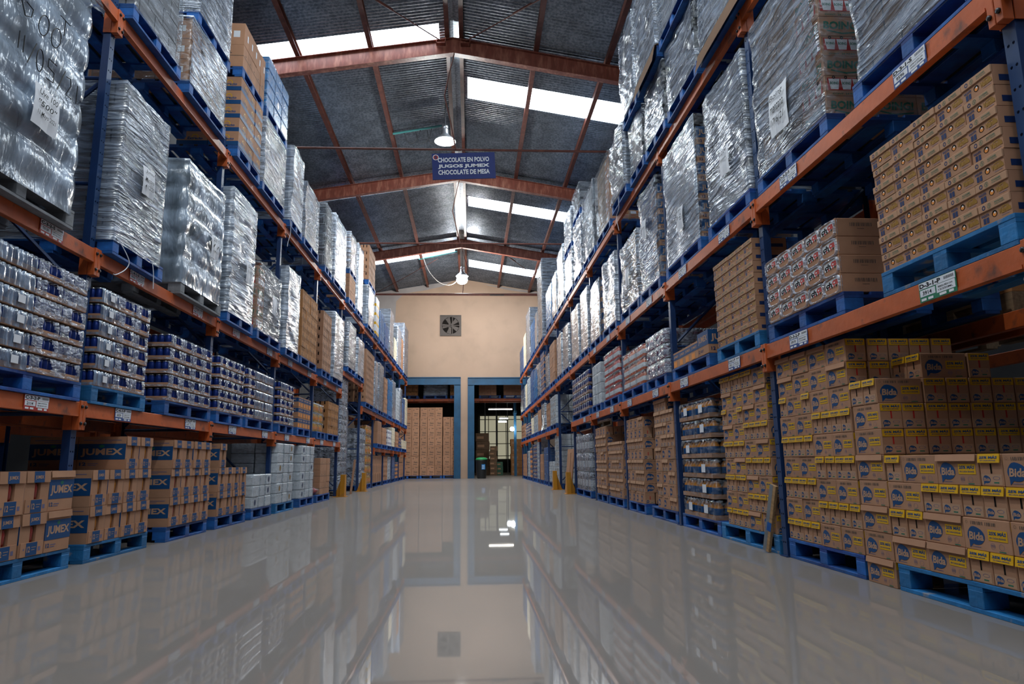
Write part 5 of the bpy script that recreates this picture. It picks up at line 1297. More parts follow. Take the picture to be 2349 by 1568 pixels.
stack('R', 5.50, 6.52, PT, X, [[N_, N_, N_, N_, F, B], [B, B, N_, N_, N_, N_], [N_, N_, N_, N_, F, B], [B, F, N_, N_, N_, N_], [N_, N_, N_, N_, B, F], [F, B, N_, N_, N_, N_], [N_, B, N_, F, B], [F, B, B, F], [N_, N_, N_, N_, N_, N_, B]], pl, deep=1)
pl = place_name('R', 0); pallet('R', 6.74, 7.95, 0, X, pl, 'orange juice bottle trays'); stack('R', 6.84, 7.88, PT, X, [['jb1', 'jb2'], ['jb0', 'jb1'], ['jb0', 'jb2'], ['jb2', 'jb0'], ['jb0', 'jb2'], ['jb1', 'jb2']], pl, deep=1, fit=False)
pl = place_name('R', 0); pallet('R', 8.14, 9.30, 0, X, pl, 'cartons with blue bubbles'); A, E_, D_ = 'pW0', 'pN', 'pW1'
stack('R', 8.15, 9.0, PT, X, [[A, A, E_, E_], [E_, E_, A, A], [A, A, E_, E_], [A, E_, E_, A], [E_, E_, A, A], [A, E_, E_, E_, E_], [E_, E_, E_, E_, A], [E_]*6, [E_]*4], pl)
pl = place_name('R', 0); pallet('R', 9.62, 10.66, 0, X, pl, 'tall cartons with bubble ends to camera'); stack('R', 9.64, 10.64, PT, X, [[A, A, A, A], [E_]*8, [A, A, E_, E_, E_, E_], [E_]*8, [A, A, A, A], [E_]*8, [A, A, A, A], [A, A, A, E_, E_]], pl, deep=4)
pl = place_name('R', 0); pallet('R', 11.0, 12.2, 0, X, pl, 'lower slotted carton ends'); stack('R', 11.0, 12.1, PT, X, [[E_]*7+[A], [E_]*8, [E_]*8, [A, E_, E_, E_, E_, A], [E_]*8, [E_]*8], pl, deep=1)
pl = place_name('R', 0); pallet('R', 12.30, 13.35, 0, X, pl, 'cartons past the fourth post'); stack('R', 12.32, 13.34, PT, X, [[E_]*8, [A, A, E_, E_, A], [E_]*8, [E_]*8, [A, A, E_, E_, A], [E_]*8, [E_]*8, [A, A, A, A]], pl, deep=3)
pl = place_name('R', 0); pallet('R', 14.0, 15.9, 0, X, pl, 'three layers of tall bottle packs'); stack('R', 14.0, 15.8, PT, X, [['big']*5]*3, pl)
# --- right low beam
X = 2.385
pl = place_name('R', 1); pallet('R', 2.72, 3.71, Z1R, X, pl, 'seven layers of vanilla milk cartons', 'pallet_worn'); stack('R', 2.73, 3.69, Z1R+PT, X, [['v']*5]*7, pl)
pl = place_name('R', 1); pallet('R', 4.12, 5.24, Z1R, X, pl, 'film-sleeved chocolate packs'); stack('R', 4.14, 5.20, Z1R+PT, X, [['ch']*5]*4, pl, fill2=0)
pl = place_name('R', 1); pallet('R', 5.42, 6.40, Z1R, X, pl, 'tall vanilla milk cartons past post', 'pallet_worn'); stack('R', 5.44, 6.36, Z1R+PT, X, [['v']*5]*8, pl, rowh=.1005)
pl = place_name('R', 1); pallet('R', 6.62, 7.88, Z1R, X, pl, 'single low layer of blue cartons')
stack('R', 6.95, 7.84, Z1R+PT, X, [['orange', 'orange', 'orange', 'orange']], pl); stack('R', 6.62, 6.94, Z1R+PT, X, [['jublue']], 'on '+pl, rowh=.24)
pl = place_name('R', 1); pallet('R', 8.14, 9.10, Z1R, X, pl, 'white-labelled purple soda packs'); stack('R', 8.14, 9.02, Z1R+PT, X, [['spurple', 'spurple']]*3, pl, deep=1)
pl = place_name('R', 1); pallet('R', 9.22, 10.6, Z1R, X, pl, 'peach soda packs'); stack('R', 9.24, 10.5, Z1R+PT, X, [['speach']*3]*3, pl, deep=1)
pl = place_name('R', 1); pallet('R', 10.84, 12.1, Z1R, X, pl, 'red soda packs'); stack('R', 10.84, 12.0, Z1R+PT, X, [['sred']*3]*4, pl, rowh=.2, deep=1)
pl = place_name('R', 1); pallet('R', 12.35, 13.3, Z1R, X, pl, 'white covered bottle packs'); stack('R', 12.35, 13.2, Z1R+PT, X, [['wh0']*3]*4, pl, rowh=.19)
pl = place_name('R', 1); pallet('R', 13.6, 15.9, Z1R, X, pl, 'wide block of can trays'); stack('R', 13.6, 15.8, Z1R+PT, X, [['fcan0', 'fcan1']*4]*5, pl, rowh=.16, deep=2)
# --- right middle beam
X = 2.385
pl = place_name('R', 2); pallet('R', 2.73, 3.80, Z2R, X, pl, 'largest grey wrapped load', 'pallet_blue'); wrap('R', 2.74, 3.74, Z2R+PT, 4.45, X+.01, pl, 'large grey load with long diagonal film streaks', 'film_grey', 'goods_brown', rough=.03, note=['17/6', '2021'], notepos=(.62, .55))
pl = place_name('R', 2); pallet('R', 4.12, 5.24, Z2R, X, pl, 'wrapped load of fruit drink cartons'); wrap('R', 4.14, 5.20, Z2R+PT, 4.36, X+.01, pl, 'creased load showing red and green drink cartons', 'film_grey', 'goods_brown', rough=.03, sidec=['boing', 'boingpack'], note=['Boing', 'manzana', '17/6/21'], notepos=(.30, .14), notesize=(.30, .36))
pl = place_name('R', 2); pallet('R', 5.40, 6.44, Z2R, X, pl, 'wrapped load with white glare'); wrap('R', 5.42, 6.40, Z2R+PT, 4.35, X+.01, pl, 'grey load with white glare past nearest post', 'film_grey', 'goods_grey', rough=.025, note=['22/04', 'Jumex'], notepos=(.45, .25))
pl = place_name('R', 2); pallet('R', 6.66, 7.94, Z2R, X, pl, 'pale load with blue carton end'); wrap('R', 6.70, 7.86, Z2R+PT, 4.42, X+.01, pl, 'pale smooth load, blue lettered end, before second post', 'film_pale', 'goods_pale', rough=.02, sidec=['jublue'], note=['Jumex', '12'], notepos=(.45, .2))
pl = place_name('R', 2); pallet('R', 8.2, 9.24, Z2R, X, pl, 'creased load with blue carton end'); wrap('R', 8.24, 9.16, Z2R+PT, 4.4, X+.01, pl, 'creased shiny load, blue lettered end, past second post', 'film_grey', 'goods_blue', rough=.03, sidec=['jublue'], note=[' ', 'Jumex'], notepos=(.3, .5))
pl = place_name('R', 2); pallet('R', 9.3, 10.5, Z2R, X, pl, 'crumpled wrapped load with note'); wrap('R', 9.32, 10.4, Z2R+PT, 4.06, X+.01, pl, 'crumpled grey load with white note before third post', 'film_grey', 'goods_brown', rough=.035, note=[' ', ' '], notepos=(.4, .3))
pl = place_name('R', 2); pallet('R', 10.82, 12.0, Z2R, X, pl, 'thinly wrapped load past third post'); wrap('R', 10.82, 11.9, Z2R+PT, 4.2, X+.01, pl, 'pale thinly wrapped load past third post', 'film_pale', 'goods_grey', rough=.03)
pl = place_name('R', 2); pallet('R', 12.2, 13.3, Z2R, X, pl, 'wrapped load with blue end'); wrap('R', 12.2, 13.2, Z2R+PT, 4.12, X+.01, pl, 'grey wrapped load with navy carton end', 'film_pale', 'goods_grey', rough=.02, sidec=['jublue'], near=False)
pl = place_name('R', 2); pallet('R', 13.5, 14.5, Z2R, X, pl, 'white load past fourth post'); wrap('R', 13.5, 14.4, Z2R+PT, 4.3, X+.01, pl, 'tall white smooth load past fourth post', 'film_pale', 'goods_white', near=False, rough=.012)
pl = place_name('R', 2); pallet('R', 14.65, 15.9, Z2R, X, pl, 'white stepped load'); wrap('R', 14.65, 15.8, Z2R+PT, 4.2, X+.01, pl, 'white smooth load before the passage', 'film_pale', 'goods_white', near=False, rough=.012)
pl = place_name('R', 2); pallet('R', 16.3, 17.4, Z2R, X, pl, 'rounded grey load'); wrap('R', 16.3, 17.3, Z2R+PT, 4.1, X+.01, pl, 'rounded grey wrapped load over passage', 'film_grey', 'goods_white', near=False)
pl = place_name('R', 2); pallet('R', 17.6, 18.6, Z2R, X, pl, 'grey load at passage end'); wrap('R', 17.6, 18.5, Z2R+PT, 4.1, X+.01, pl, 'flat grey wrapped load at passage end', 'film_pale', 'goods_grey', near=False)
# --- right top beam
X = 2.33
def slip(sd, y0, y1, z, X, lab, drop=.16, out=.05):
    """board sheet bent down over the pallet edge"""
    mb = MB(); pts = [(.9, .0), (.02, .002), (-.01, -.012), (-out, -drop)]; W = y1-y0; vs = []
    for (y, zz) in pts:
        for x in (0, W*.5, W): vs.append((x, y, zz+(.012 if x == W*.5 and y < 0 else 0)))
    for (y, zz) in pts:
        for x in (0, W*.5, W): vs.append((x, y+.001, zz+.006))
    fs = []
    for j in range(3):
        for i in range(2): a = j*3+i; fs += [(a, a+1, a+4, a+3), (a+12, a+15, a+16, a+13)]
    for i in range(2): fs.append((9+i, 10+i, 22+i, 21+i)); fs.append((i, 12+i, 13+i, 1+i))
    for j in range(3): fs.append((j*3, j*3+3, j*3+15, j*3+12)); fs.append((j*3+2, j*3+14, j*3+17, j*3+5))
    mb.add(vs, fs, 'sheet_brown'); o = mb.obj('slip_sheet', loc=W3(sd, y0, y1, X, 0, 0, z)); o.rotation_euler = (0, 0, RZ[sd])
    tag(o, lab, 'board sheet', 'brown slip sheets')
pl = place_name('R', 3); pallet('R', 5.1, 6.22, Z3R, X, pl, 'grey load on brown bent sheet'); slip('R', 5.05, 6.25, Z3R+PT+.004, X, 'brown sheet bent under grey load above nearest right post', .20)
wrap('R', 5.1, 6.2, Z3R+PT+.012, 6.9, X, pl, 'tall grey load over a bent brown sheet', 'film_grey', 'goods_grey', rough=.03, skirt=0)
pl = place_name('R', 3); pallet('R', 6.32, 7.38, Z3R, X, pl, 'streaked load with red bottle end'); wrap('R', 6.34, 7.34, Z3R+PT, 5.56, X, pl, 'streaked load, red bottles at end, beside bent sheet', 'film_grey', 'goods_grey', rough=.03, sidec=['sdark'])
pallet('R', 6.36, 7.38, 5.58, X-.06, 'top of '+pl, 'nearest upper load'); wrap('R', 6.36, 7.36, 5.58+PT, 7.3, X-.06, 'top of '+pl, 'nearest upper grey load, cut by picture top', 'film_grey', 'goods_grey', rough=.03)
pl = place_name('R', 3); pallet('R', 7.48, 8.42, Z3R, X, pl, 'streaked load past second post'); wrap('R', 7.48, 8.36, Z3R+PT, 5.56, X, pl, 'streaked load carrying an upper pallet, red end', 'film_grey', 'goods_grey', rough=.03, sidec=['sdark'])
pallet('R', 7.46, 8.44, 5.58, X-.06, 'top of '+pl, 'upper bulging load'); slip('R', 7.45, 8.45, 5.58+PT+.003, X-.08, 'brown sheet bent under the upper bulging right load', .22)
wrap('R', 7.46, 8.44, 5.58+PT+.012, 7.5, X-.08, 'top of '+pl, 'upper grey bulging load leaning into aisle', 'film_grey', 'goods_grey', rough=.04, skirt=0)
pl = place_name('R', 3); pallet('R', 8.5, 9.3, Z3R, X, pl, 'rounded streaked load'); wrap('R', 8.5, 9.26, Z3R+PT, 5.55, X, pl, 'rounded streaked load beside red-ended load', 'film_grey', 'goods_grey', rough=.03, sidec=['sdark'])
pallet('R', 8.52, 9.36, 5.57, X-.06, 'top of '+pl, 'farther upper load'); wrap('R', 8.54, 9.34, 5.57+PT, 7.0, X-.08, 'top of '+pl, 'farther upper grey load leaning into aisle', 'film_grey', 'goods_grey', rough=.04)
pl = place_name('R', 3); pallet('R', 9.42, 10.45, Z3R, X-.03, pl, 'leaning dark load'); wrap('R', 9.42, 10.4, Z3R+PT, 5.75, X-.06, pl, 'darker crinkled load before third post', 'film_grey', 'goods_grey', rough=.045)
X = 2.37
pl = place_name('R', 3); pallet('R', 10.95, 12.2, Z3R, X, pl, 'red-printed cartons in film'); wrap('R', 10.95, 12.15, Z3R+PT, 6.05, X, pl, 'load showing brown red-printed cartons past third post', 'film_thin', 'goods_brown', sidec=['redprint'], rough=.02)
pl = place_name('R', 3); pallet('R', 12.4, 13.8, Z3R, X, pl, 'orange bottle load'); wrap('R', 12.4, 13.7, Z3R+PT, 6.15, X, pl, 'shiny film-wrapped load of orange juice packs', 'film_thin', 'goods_pale', bulge=.02, rowh=.3, sidec=['bigy'])
pl = place_name('R', 3); pallet('R', 13.9, 15.0, Z3R, X, pl, 'glaring dimpled load'); wrap('R', 13.9, 14.95, Z3R+PT, 6.0, X, pl, 'glaring dimpled load under a small pallet', 'film_pale', 'goods_dark', bulge=.025, rowh=.22)
pallet('R', 13.95, 15.0, 6.02, X, 'top of '+pl, 'frilled bottle load'); wrap('R', 13.95, 14.95, 6.02+PT, 6.75, X, 'top of '+pl, 'small frilly upper load of bottles', 'film_thin', 'goods_dark', bulge=.02, rowh=.2, sidec=['spurple'])
pl = place_name('R', 3); pallet('R', 15.2, 16.5, Z3R, X, pl, 'bright white load'); wrap('R', 15.2, 16.4, Z3R+PT, 5.7, X, pl, 'bright white dimpled load before passage', 'film_pale', 'goods_pale', near=False, bulge=.02, rowh=.22)
pallet('R', 15.25, 16.5, 5.72, X, 'top of '+pl, 'small white load', near=False); wrap('R', 15.25, 16.4, 5.72+PT, 6.7, X, 'top of '+pl, 'small white upper load', 'film_pale', 'goods_pale', near=False, bulge=.02, rowh=.22)
pl = place_name('R', 3); pallet('R', 16.7, 18.0, Z3R, X, pl, 'second bright load', near=False); wrap('R', 16.7, 17.9, Z3R+PT, 6.25, X, pl, 'second bright white load over passage', 'film_pale', 'goods_white', near=False, bulge=.02, rowh=.22)
far('R', 3, 18.1, 19.2, Z3R, X, ('w', 'film_pale', 'goods_brown'), 5.95, 'slim pale board-edged load')
far('R', 3, 19.4, 20.9, Z3R, X, 'sk1', 5.95, 'sky-blue packs', 2)
far('R', 3, 21.9, 23.4, Z3R, X, ('w', 'film_grey', 'goods_dark'), 7.45, 'tall dark smooth load')
far('R', 3, 23.6, 24.6, Z3R, X, ('w', 'film_pale', 'goods_white'), 6.0, 'white load beside dark load')
far('R', 3, 24.8, 26.3, Z3R, X, 'sk0', 6.0, 'far sky-blue packs', 1)
far('R', 3, 26.6, 28.4, Z3R, X, ('w', 'film_grey', 'goods_white', .02), 6.85, 'ribbed grey load')
far('R', 3, 28.7, 30.0, Z3R, X, 'cream', 6.2, 'cream cartons')
far('R', 3, 30.3, 32.2, Z3R, X, 'bl0', 5.9, 'blue packs at end wall')
X = 2.385
far('R', 2, 19.0, 20.3, Z2R, X, 'tape', 4.15, 'brown cartons beyond passage', 1)
far('R', 2, 20.5, 21.4, Z2R, X, ('w', 'film_grey', 'goods_white'), 4.0, 'grey wrapped load beyond passage')
far('R', 2, 21.8, 22.9, Z2R, X, 'jublue', 4.3, 'blue and kraft cartons', 1)
far('R', 2, 23.1, 24.1, Z2R, X, ('w', 'film_pale', 'goods_white', .02), 4.1, 'white dimpled load')
far('R', 2, 24.4, 25.5, Z2R, X, 'sk0', 4.1, 'sky-blue packs')
far('R', 2, 25.7, 26.8, Z2R, X, 'bl0', 4.2, 'blue packs')
far('R', 2, 27.2, 28.4, Z2R, X, 'wh0', 4.1, 'white packs')
far('R', 2, 28.6, 29.5, Z2R, X, 'cream', 4.0, 'cream cartons')
far('R', 2, 29.8, 32.1, Z2R, X, ('w', 'film_grey', 'goods_blue', .02), 4.0, 'bluish wrapped load at end wall')
far('R', 1, 19.0, 20.4, Z1R, X, 'wh1', 2.6, 'white windowed packs', 1)
far('R', 1, 20.6, 21.4, Z1R, X, 'slotsb', 2.5, 'brown slotted cartons')
far('R', 1, 21.8, 22.9, Z1R, X, ('w', 'film_pale', 'goods_brown'), 2.6, 'small pale wrapped load')
far('R', 1, 23.1, 24.1, Z1R, X, 'tape', 2.5, 'plain brown cartons')
far('R', 1, 24.4, 25.6, Z1R, X, 'wh2', 2.4, 'white packs')
far('R', 1, 25.8, 26.8, Z1R, X, 'cream', 2.4, 'cream cartons')
far('R', 1, 27.2, 29.4, Z1R, X, 'fcan0', 2.3, 'far can trays')
far('R', 1, 29.8, 32.0, Z1R, X, 'slotsb', 2.4, 'brown slotted cartons at end wall')
X = 2.44
far('R', 0, 19.0, 19.9, 0, X, 'wh1', 1.5, 'tall white windowed packs', 1)
far('R', 0, 20.1, 21.4, 0, X, 'wh0', .75, 'low white packs', 1)
far('R', 0, 21.8, 22.9, 0, X, 'bl0', 1.2, 'blue packs')
far('R', 0, 23.1, 24.1, 0, X, 'long', 1.0, 'tall narrow cartons')
far('R', 0, 24.4, 25.3, 0, X, 'wh2', 1.6, 'white packs')
far('R', 0, 25.5, 26.8, 0, X, 'fcan0', 1.4, 'far can trays')
far('R', 0, 27.2, 28.2, 0, X, 'orange', 1.3, 'orange and blue cartons')
far('R', 0, 28.5, 29.5, 0, X, 'wh1', 1.2, 'white windowed packs')
far('R', 0, 29.8, 32.0, 0, X, 'tape', 1.1, 'brown cartons at end wall')

# --- second row behind the racks, seen through the gaps
def behind(sd, y0, y1, z, X, key, n, m, place, zp=True):
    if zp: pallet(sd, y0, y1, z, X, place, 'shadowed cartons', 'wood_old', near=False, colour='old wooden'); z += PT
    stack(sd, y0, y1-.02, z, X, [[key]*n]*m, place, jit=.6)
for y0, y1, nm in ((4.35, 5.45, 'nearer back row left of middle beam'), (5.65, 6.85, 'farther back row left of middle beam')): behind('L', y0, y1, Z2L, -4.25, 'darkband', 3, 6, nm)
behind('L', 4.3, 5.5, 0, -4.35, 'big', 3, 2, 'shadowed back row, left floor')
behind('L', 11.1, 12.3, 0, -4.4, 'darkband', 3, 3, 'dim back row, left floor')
behind('R', 4.1, 5.3, Z1R, 3.50, 'yc', 3, 5, 'nearer back row behind chocolate packs')
behind('R', 5.5, 6.7, Z1R, 3.55, 'yc', 3, 6, 'farther back row behind chocolate packs')
behind('R', 2.7, 4.0, Z2R, 3.60, 'boingpack', 4, 3, 'back row right of middle beam')
behind('R', 6.75, 8.0, Z1R, 3.50, 'sred', 3, 3, 'back row behind low blue cartons')
behind('R', 3.0, 4.1, 0, 3.75, 'bN', 7, 6, 'back row behind low juice cartons')
behind('R', 16.5, 18.4, 0, 3.5, 'jublue', 5, 7, 'dim back row in right passage')
behind('R', 16.4, 18.5, 1.6, 3.4, 'fcan0', 6, 4, 'upper back row in right passage')
for sd in 'LR':                                 # rear rack row carrying them
    for i, y in enumerate(UP[sd]):
        if y > 20 or y < 2: continue
        x = RX_[sd] + (-1.28 if sd == 'L' else 1.28)
        o = empty('rack_frame', (x, y, 0), 0 if sd == 'L' else PI); tag(o, f"blue rear rack frame, {ordn(i)} from camera behind {SIDE[sd]} rack", 'rack frame', 'rack upright frames')
        c = bpy.data.objects.new('post', _posts[sd]); COL.objects.link(c); c.parent = o
        c = bpy.data.objects.new('post', _posts[sd]); COL.objects.link(c); c.parent = o; c.location = (-RD, 0, 0); c.rotation_euler = (0, 0, PI)
        if i+1 < len(UP[sd]) and y < 12:
            for lev, z in enumerate(ZL[sd]):
                y1 = UP[sd][i+1]; L = round(y1-y-.006, 3)
                if L not in _bm: continue
                for q in (0, 1):
                    flip = (sd == 'R') ^ bool(q)
                    b = empty('rack_beam', (x+(0 if not q else (-RD if sd == 'L' else RD)), (y+y1)/2, z), PI if flip else 0)
                    tag(b, f"orange beam of rear rack, {SIDE[sd]} {['low', 'middle', 'top'][lev]} level, {ordn(i)} bay, {'back' if q else 'front'} edge", 'rack beam', 'orange rack beams')
                    r = bpy.data.objects.new('rail', _bm[L][0]); COL.objects.link(r); r.parent = b
                    for s in (1, -1): k = bpy.data.objects.new('connector', _bm[L][1]); COL.objects.link(k); k.parent = b; k.location = (0, s*L/2, 0); k.scale = (1, s, 1)

# ------------------------------------------------------------------ small things on the floor
def guard(x, y, rz, lab):
    o = empty('post_guard', (x, y, 0), rz); tag(o, lab, 'post guard', 'yellow rack guards')
    m_ = MB(); m_.add([(-.004, -.11, 0), (.10, -.13, 0), (.10, .13, 0), (-.004, .11, 0), (-.004, -.08, .5), (.10, -.09, .5), (.10, .09, .5), (-.004, .08, .5)], [(0, 1, 5, 4), (1, 2, 6, 5), (2, 3, 7, 6), (4, 5, 6, 7), (0, 3, 2, 1)], 'guard_yellow'); m_.obj('shield', o)
    m_ = MB(); m_.box(-.16, -.15, 0, .14, .15, .012, 'guard_yellow'); m_.obj('base_plate', o)
    m_ = MB(); m_.add([(-.14, -.006, .012), (0, -.006, .012), (0, -.006, .42), (-.14, .006, .012), (0, .006, .012), (0, .006, .42)], [(0, 1, 2), (3, 5, 4), (0, 3, 4, 1), (1, 4, 5, 2), (0, 2, 5, 3)], 'guard_yellow'); m_.obj('rib', o)
guard(RX_['L']+.13, 19.3, 0, 'yellow post guard at far side of left passage')
guard(RX_['L']+.10, 16.34, 0, 'yellow post guard at near side of left passage')
guard(RX_['R']-.10, 18.75, PI, 'yellow post guard at far side of right passage')
guard(RX_['R']-.10, 16.15, PI, 'yellow post guard at near side of right passage')
pa, pb = Vector((2.395, 5.60, 0.012)), Vector((2.43, 5.455, .535))
dz = (pb-pa).normalized(); dx_ = Vector((.25, -1, 0)); dx_ = (dx_-dz*dx_.dot(dz)).normalized(); dy_ = dz.cross(dx_)
m_ = MB(); m_.bbox(-.035, -.014, 0, .035, .014, (pb-pa).length, 'wood', .003); fr = (Vector((-.035, -.0145, 0)), Vector((1, 0, 0)), Vector((0, 0, 1)))
m_.rect(fr, 0, 0, .040, (pb-pa).length, 'pallet_grey'); m_.rect(fr, .02, .17, .05, .07, 'pallet_blue', .0012)
o = m_.obj('wooden_plank'); q = Matrix.Identity(4)
for i in range(3): q[i][0] = dx_[i]; q[i][1] = dy_[i]; q[i][2] = dz[i]; q[i][3] = pa[i]
o.matrix_world = q; tag(o, 'splintered wooden plank leaning on cartons by nearest right post', 'plank')
def leanboard(x, y, w, h, lab, tilt, rz, m='kraft'):
    m_ = MB(); m_.bbox(0, -.008, 0, w, .008, h, m, .002); o = m_.obj('cardboard_sheet', loc=(x, y, 0.002)); o.rotation_euler = (tilt, 0, rz); tag(o, lab, 'cardboard sheet')
leanboard(2.36, 17.3, .55, 1.05, 'tall cardboard sheet leaning at the right passage', -.10, -PI/2+.15)
leanboard(2.30, 16.75, .30, .95, 'narrow cardboard sheet beside the tall one, right passage', -.08, -PI/2+.1)
leanboard(-2.98, 17.55, .25, .85, 'cardboard strip leaning on left passage bottle tower', .10, PI/2)
stack('R', 16.62, 17.2, .0, 2.62, [['bigy', 'bigy']]*3, 'right passage opening, behind cardboard')
# hanging scrap of film and loose strings
m_ = MB(); vs = []
for j in range(9):
    for i in range(6): vs.append((.02*math.sin(j*1.3+i), i*.045-.11+.02*math.sin(j), -.05*j+.01*math.sin(i*2)))
m_.add(vs, [(j*6+i, j*6+i+1, (j+1)*6+i+1, (j+1)*6+i) for j in range(8) for i in range(5)], 'film_thin'); tag(m_.obj('film_scrap', loc=(-2.985, 5.08, 4.74), smooth=True), 'crumpled scrap of clear film hanging beside the topmost left beam', 'plastic scrap')
def string(pts, lab, m='paper'):
    m_ = MB(); m_.tube(smooth_path(pts), .004, m, 5); tag(m_.obj('loose_string', ), lab, 'string', 'loose white strings')
string([(-2.95, 5.66, 2.62), (-2.94, 5.74, 2.58), (-2.93, 5.86, 2.48), (-2.94, 5.84, 2.40), (-2.95, 5.72, 2.32), (-2.95, 5.67, 2.31)], 'white string dangling over left beam beside nearest post')
string([(-2.94, 6.3, 2.6), (-2.935, 6.33, 2.5), (-2.94, 6.36, 2.36)], 'white string dangling from creased grey load, left')
string([(2.28, 9.9, 4.78), (2.30, 9.95, 4.6), (2.29, 10.1, 4.5), (2.30, 10.0, 4.25)], 'white string dangling below top right beam')
string([(-2.94, 10.85, 4.70), (-2.93, 10.9, 4.5), (-2.94, 10.82, 4.3), (-2.94, 10.78, 4.2)], 'white string hanging below top left beam, third post')

# ------------------------------------------------------------------ the hall beyond the doorways
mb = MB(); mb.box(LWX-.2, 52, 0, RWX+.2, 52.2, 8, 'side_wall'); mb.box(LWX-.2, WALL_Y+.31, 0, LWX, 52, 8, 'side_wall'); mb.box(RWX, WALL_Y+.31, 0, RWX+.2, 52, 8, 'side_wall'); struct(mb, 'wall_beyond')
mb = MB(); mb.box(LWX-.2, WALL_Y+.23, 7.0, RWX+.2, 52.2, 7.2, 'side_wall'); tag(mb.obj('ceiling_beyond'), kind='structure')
pl = 'stack filling the left doorway'
YD = 34.3
for i, (x0, n) in enumerate(((-3.62, 3), (-2.48, 3), (-1.34, 3))):
    o = spawn(('shipping_pallet', 'pallet', None, [('deck', pallet_parts(1.1, 1.05, 'pallet_blue')[0], (0, 0, 0), None)]+[('block', pallet_parts(1.1, 1.05, 'pallet_blue')[1], (x, y, .0221), None) for x in (0, .5, 1.0) for y in (0, .92)]+[('skid_board', pallet_parts(1.1, 1.05, 'pallet_blue')[2], (0, y, 0), None) for y in (0, .93)], ), (x0, YD, 0), 0, f"blue pallet, {ordn(i)} from the left inside left doorway", 'pallets in the doorway')
    m = 7 if i < 2 else 6
    for r in range(m):
        k = 'print' if (r+i) % 2 else 'printb'
        for c in range(n):
            spawn(P[k], (x0+c*.37+random.uniform(0, .008), YD+random.uniform(-.01, .01), PT+r*.475), 0, f"large printed brown carton, {LAYER[r]} layer, {ordn(i*3+c)} across, {pl}", 'printed cartons in the doorway', (1, 1, 1.127))
def hbeam(x0, x1, y, z, lab, m='ink_red', h=.13):
    mb = MB(); mb.bbox(x0, y, z-h, x1, y+.06, z, 'rack_orange', .003); tag(mb.obj('rack_beam'), lab, 'rack beam', 'rack beams beyond the doorways')
hbeam(-4.6, -.2, YD+.25, 3.93, 'orange beam across the left doorway above printed cartons')
hbeam(-4.6, -.2, YD+1.25, 3.93, 'rear orange beam deeper in the left doorway')
hbeam(.05, 3.6, YD+.25, 3.93, 'orange beam across the right doorway'); hbeam(.05, 3.6, YD+1.25, 3.93, 'rear orange beam deeper in the right doorway')
for i, x in enumerate((-4.6, -.30, .05, 3.55)):
    mb = MB(); mb.box(x-.04, YD+.25, 0, x+.04, YD+.33, 5.6, 'rack_blue'); mb.box(x-.04, YD+1.2, 0, x+.04, YD+1.28, 5.6, 'rack_blue')
    for k in range(5): mb.tube([(x, YD+.3, .5+k), (x, YD+1.24, 1.2+k)], .015, 'rack_blue', 5)
    tag(mb.obj('rack_frame'), f"blue rack frame beyond the doorways, {ordn(i)} from the left", 'rack frame', 'rack frames beyond')
for i, (x, w, k) in enumerate(((-3.5, .9, 'slots'), (-2.35, 1.2, 'w'), (-1.0, .7, 'slots'), (.45, 1.1, 'tape'), (1.7, 1.2, 'tape'))):
    mb = MB()
    for q in range(3): mb.box(x, YD+.2+.45*q, 3.93, x+w, YD+.3+.45*q, 3.95, 'pallet_blue'); mb.box(x+q*(w-.1)/2, YD+.2, 3.95, x+q*(w-.1)/2+.1, YD+1.2, 4.06, 'pallet_blue')
    mb.box(x, YD+.2, 4.06, x+w, YD+1.2, 4.08, 'pallet_blue')
    tag(mb.obj('shipping_pallet'), f"blue pallet on the doorway beam, {ordn(i)} from the left", 'pallet', 'pallets on the doorway beams')
    if k == 'w':
        o = empty('wrapped_load', (x, YD+.22, 4.08)); tag(o, 'grey wrapped load above the left doorway beam', 'wrapped load', 'film-wrapped pallet loads')
        mb = MB(); mb.box(.03, .03, 0, w-.03, .9, .85, 'goods_dark'); mb.obj('packed_goods', o); wrap_mesh(w, .95, .9, 'film_grey', 0, .2, .02, 77, 0, 14, 16).obj('stretch_film', o, smooth=True)
    else:
        for r in range(4):
            for c in range(int(w/.29)): spawn(P[k], (x+c*.295, YD+.22, 4.082+r*.22), 0, f"brown carton, {LAYER[r]} layer, {ordn(c)} across, {ordn(i)} doorway beam pallet", 'cartons on the doorway beams', (1, 1, .92 if k == 'tape' else 1.25))
# deeper hall through the right doorway
def crate_stack(x, y, n, w, h, lab, m='kraft_dark'):
    for r in range(n):
        mb = MB(); mb.bbox(-w/2, -w/2, 0, w/2, w/2, h*.98, m, .01); mb.rect((Vector((-w/2, -w/2-.001, 0)), Vector((1, 0, 0)), Vector((0, 0, 1))), .1*w, .3*h, .5*w, .3*h, 'kraft_edge')
        o = mb.obj('storage_box', loc=(x+.04*math.sin(r*3), y, r*h)); tag(o, f"{'brown' if m.startswith('kraft') else 'green'} storage box, {LAYER[r]} of {lab}", 'box', 'boxes beyond the right doorway')
crate_stack(.75, 42, 5, .8, .5, 'the left pile beyond right doorway'); crate_stack(1.35, 40.5, 6, .42, .28, 'the slim pile beyond right doorway'); crate_stack(1.75, 41, 3, .36, .26, 'the short green pile beyond right doorway', 'crate_green')
crate_stack(2.75, 41, 5, .7, .42, 'the right pile beyond right doorway', 'kraft_warm')
for i, x in enumerate((1.0, 1.75, 2.5)):
    mb = MB(); mb.tube([(x, 46, 0), (x, 46, 5)], .04, 'alu', 8)
    tag(mb.obj('steel_pole'), f"pale steel pole beyond right doorway, {ordn(i)} from the left", 'pole', 'poles beyond the doorway')
o = empty('window_beyond', (1.9, 51.95, 0)); tag(o, 'barred bright window far beyond the right doorway', 'window'); o['kind'] = 'thing'
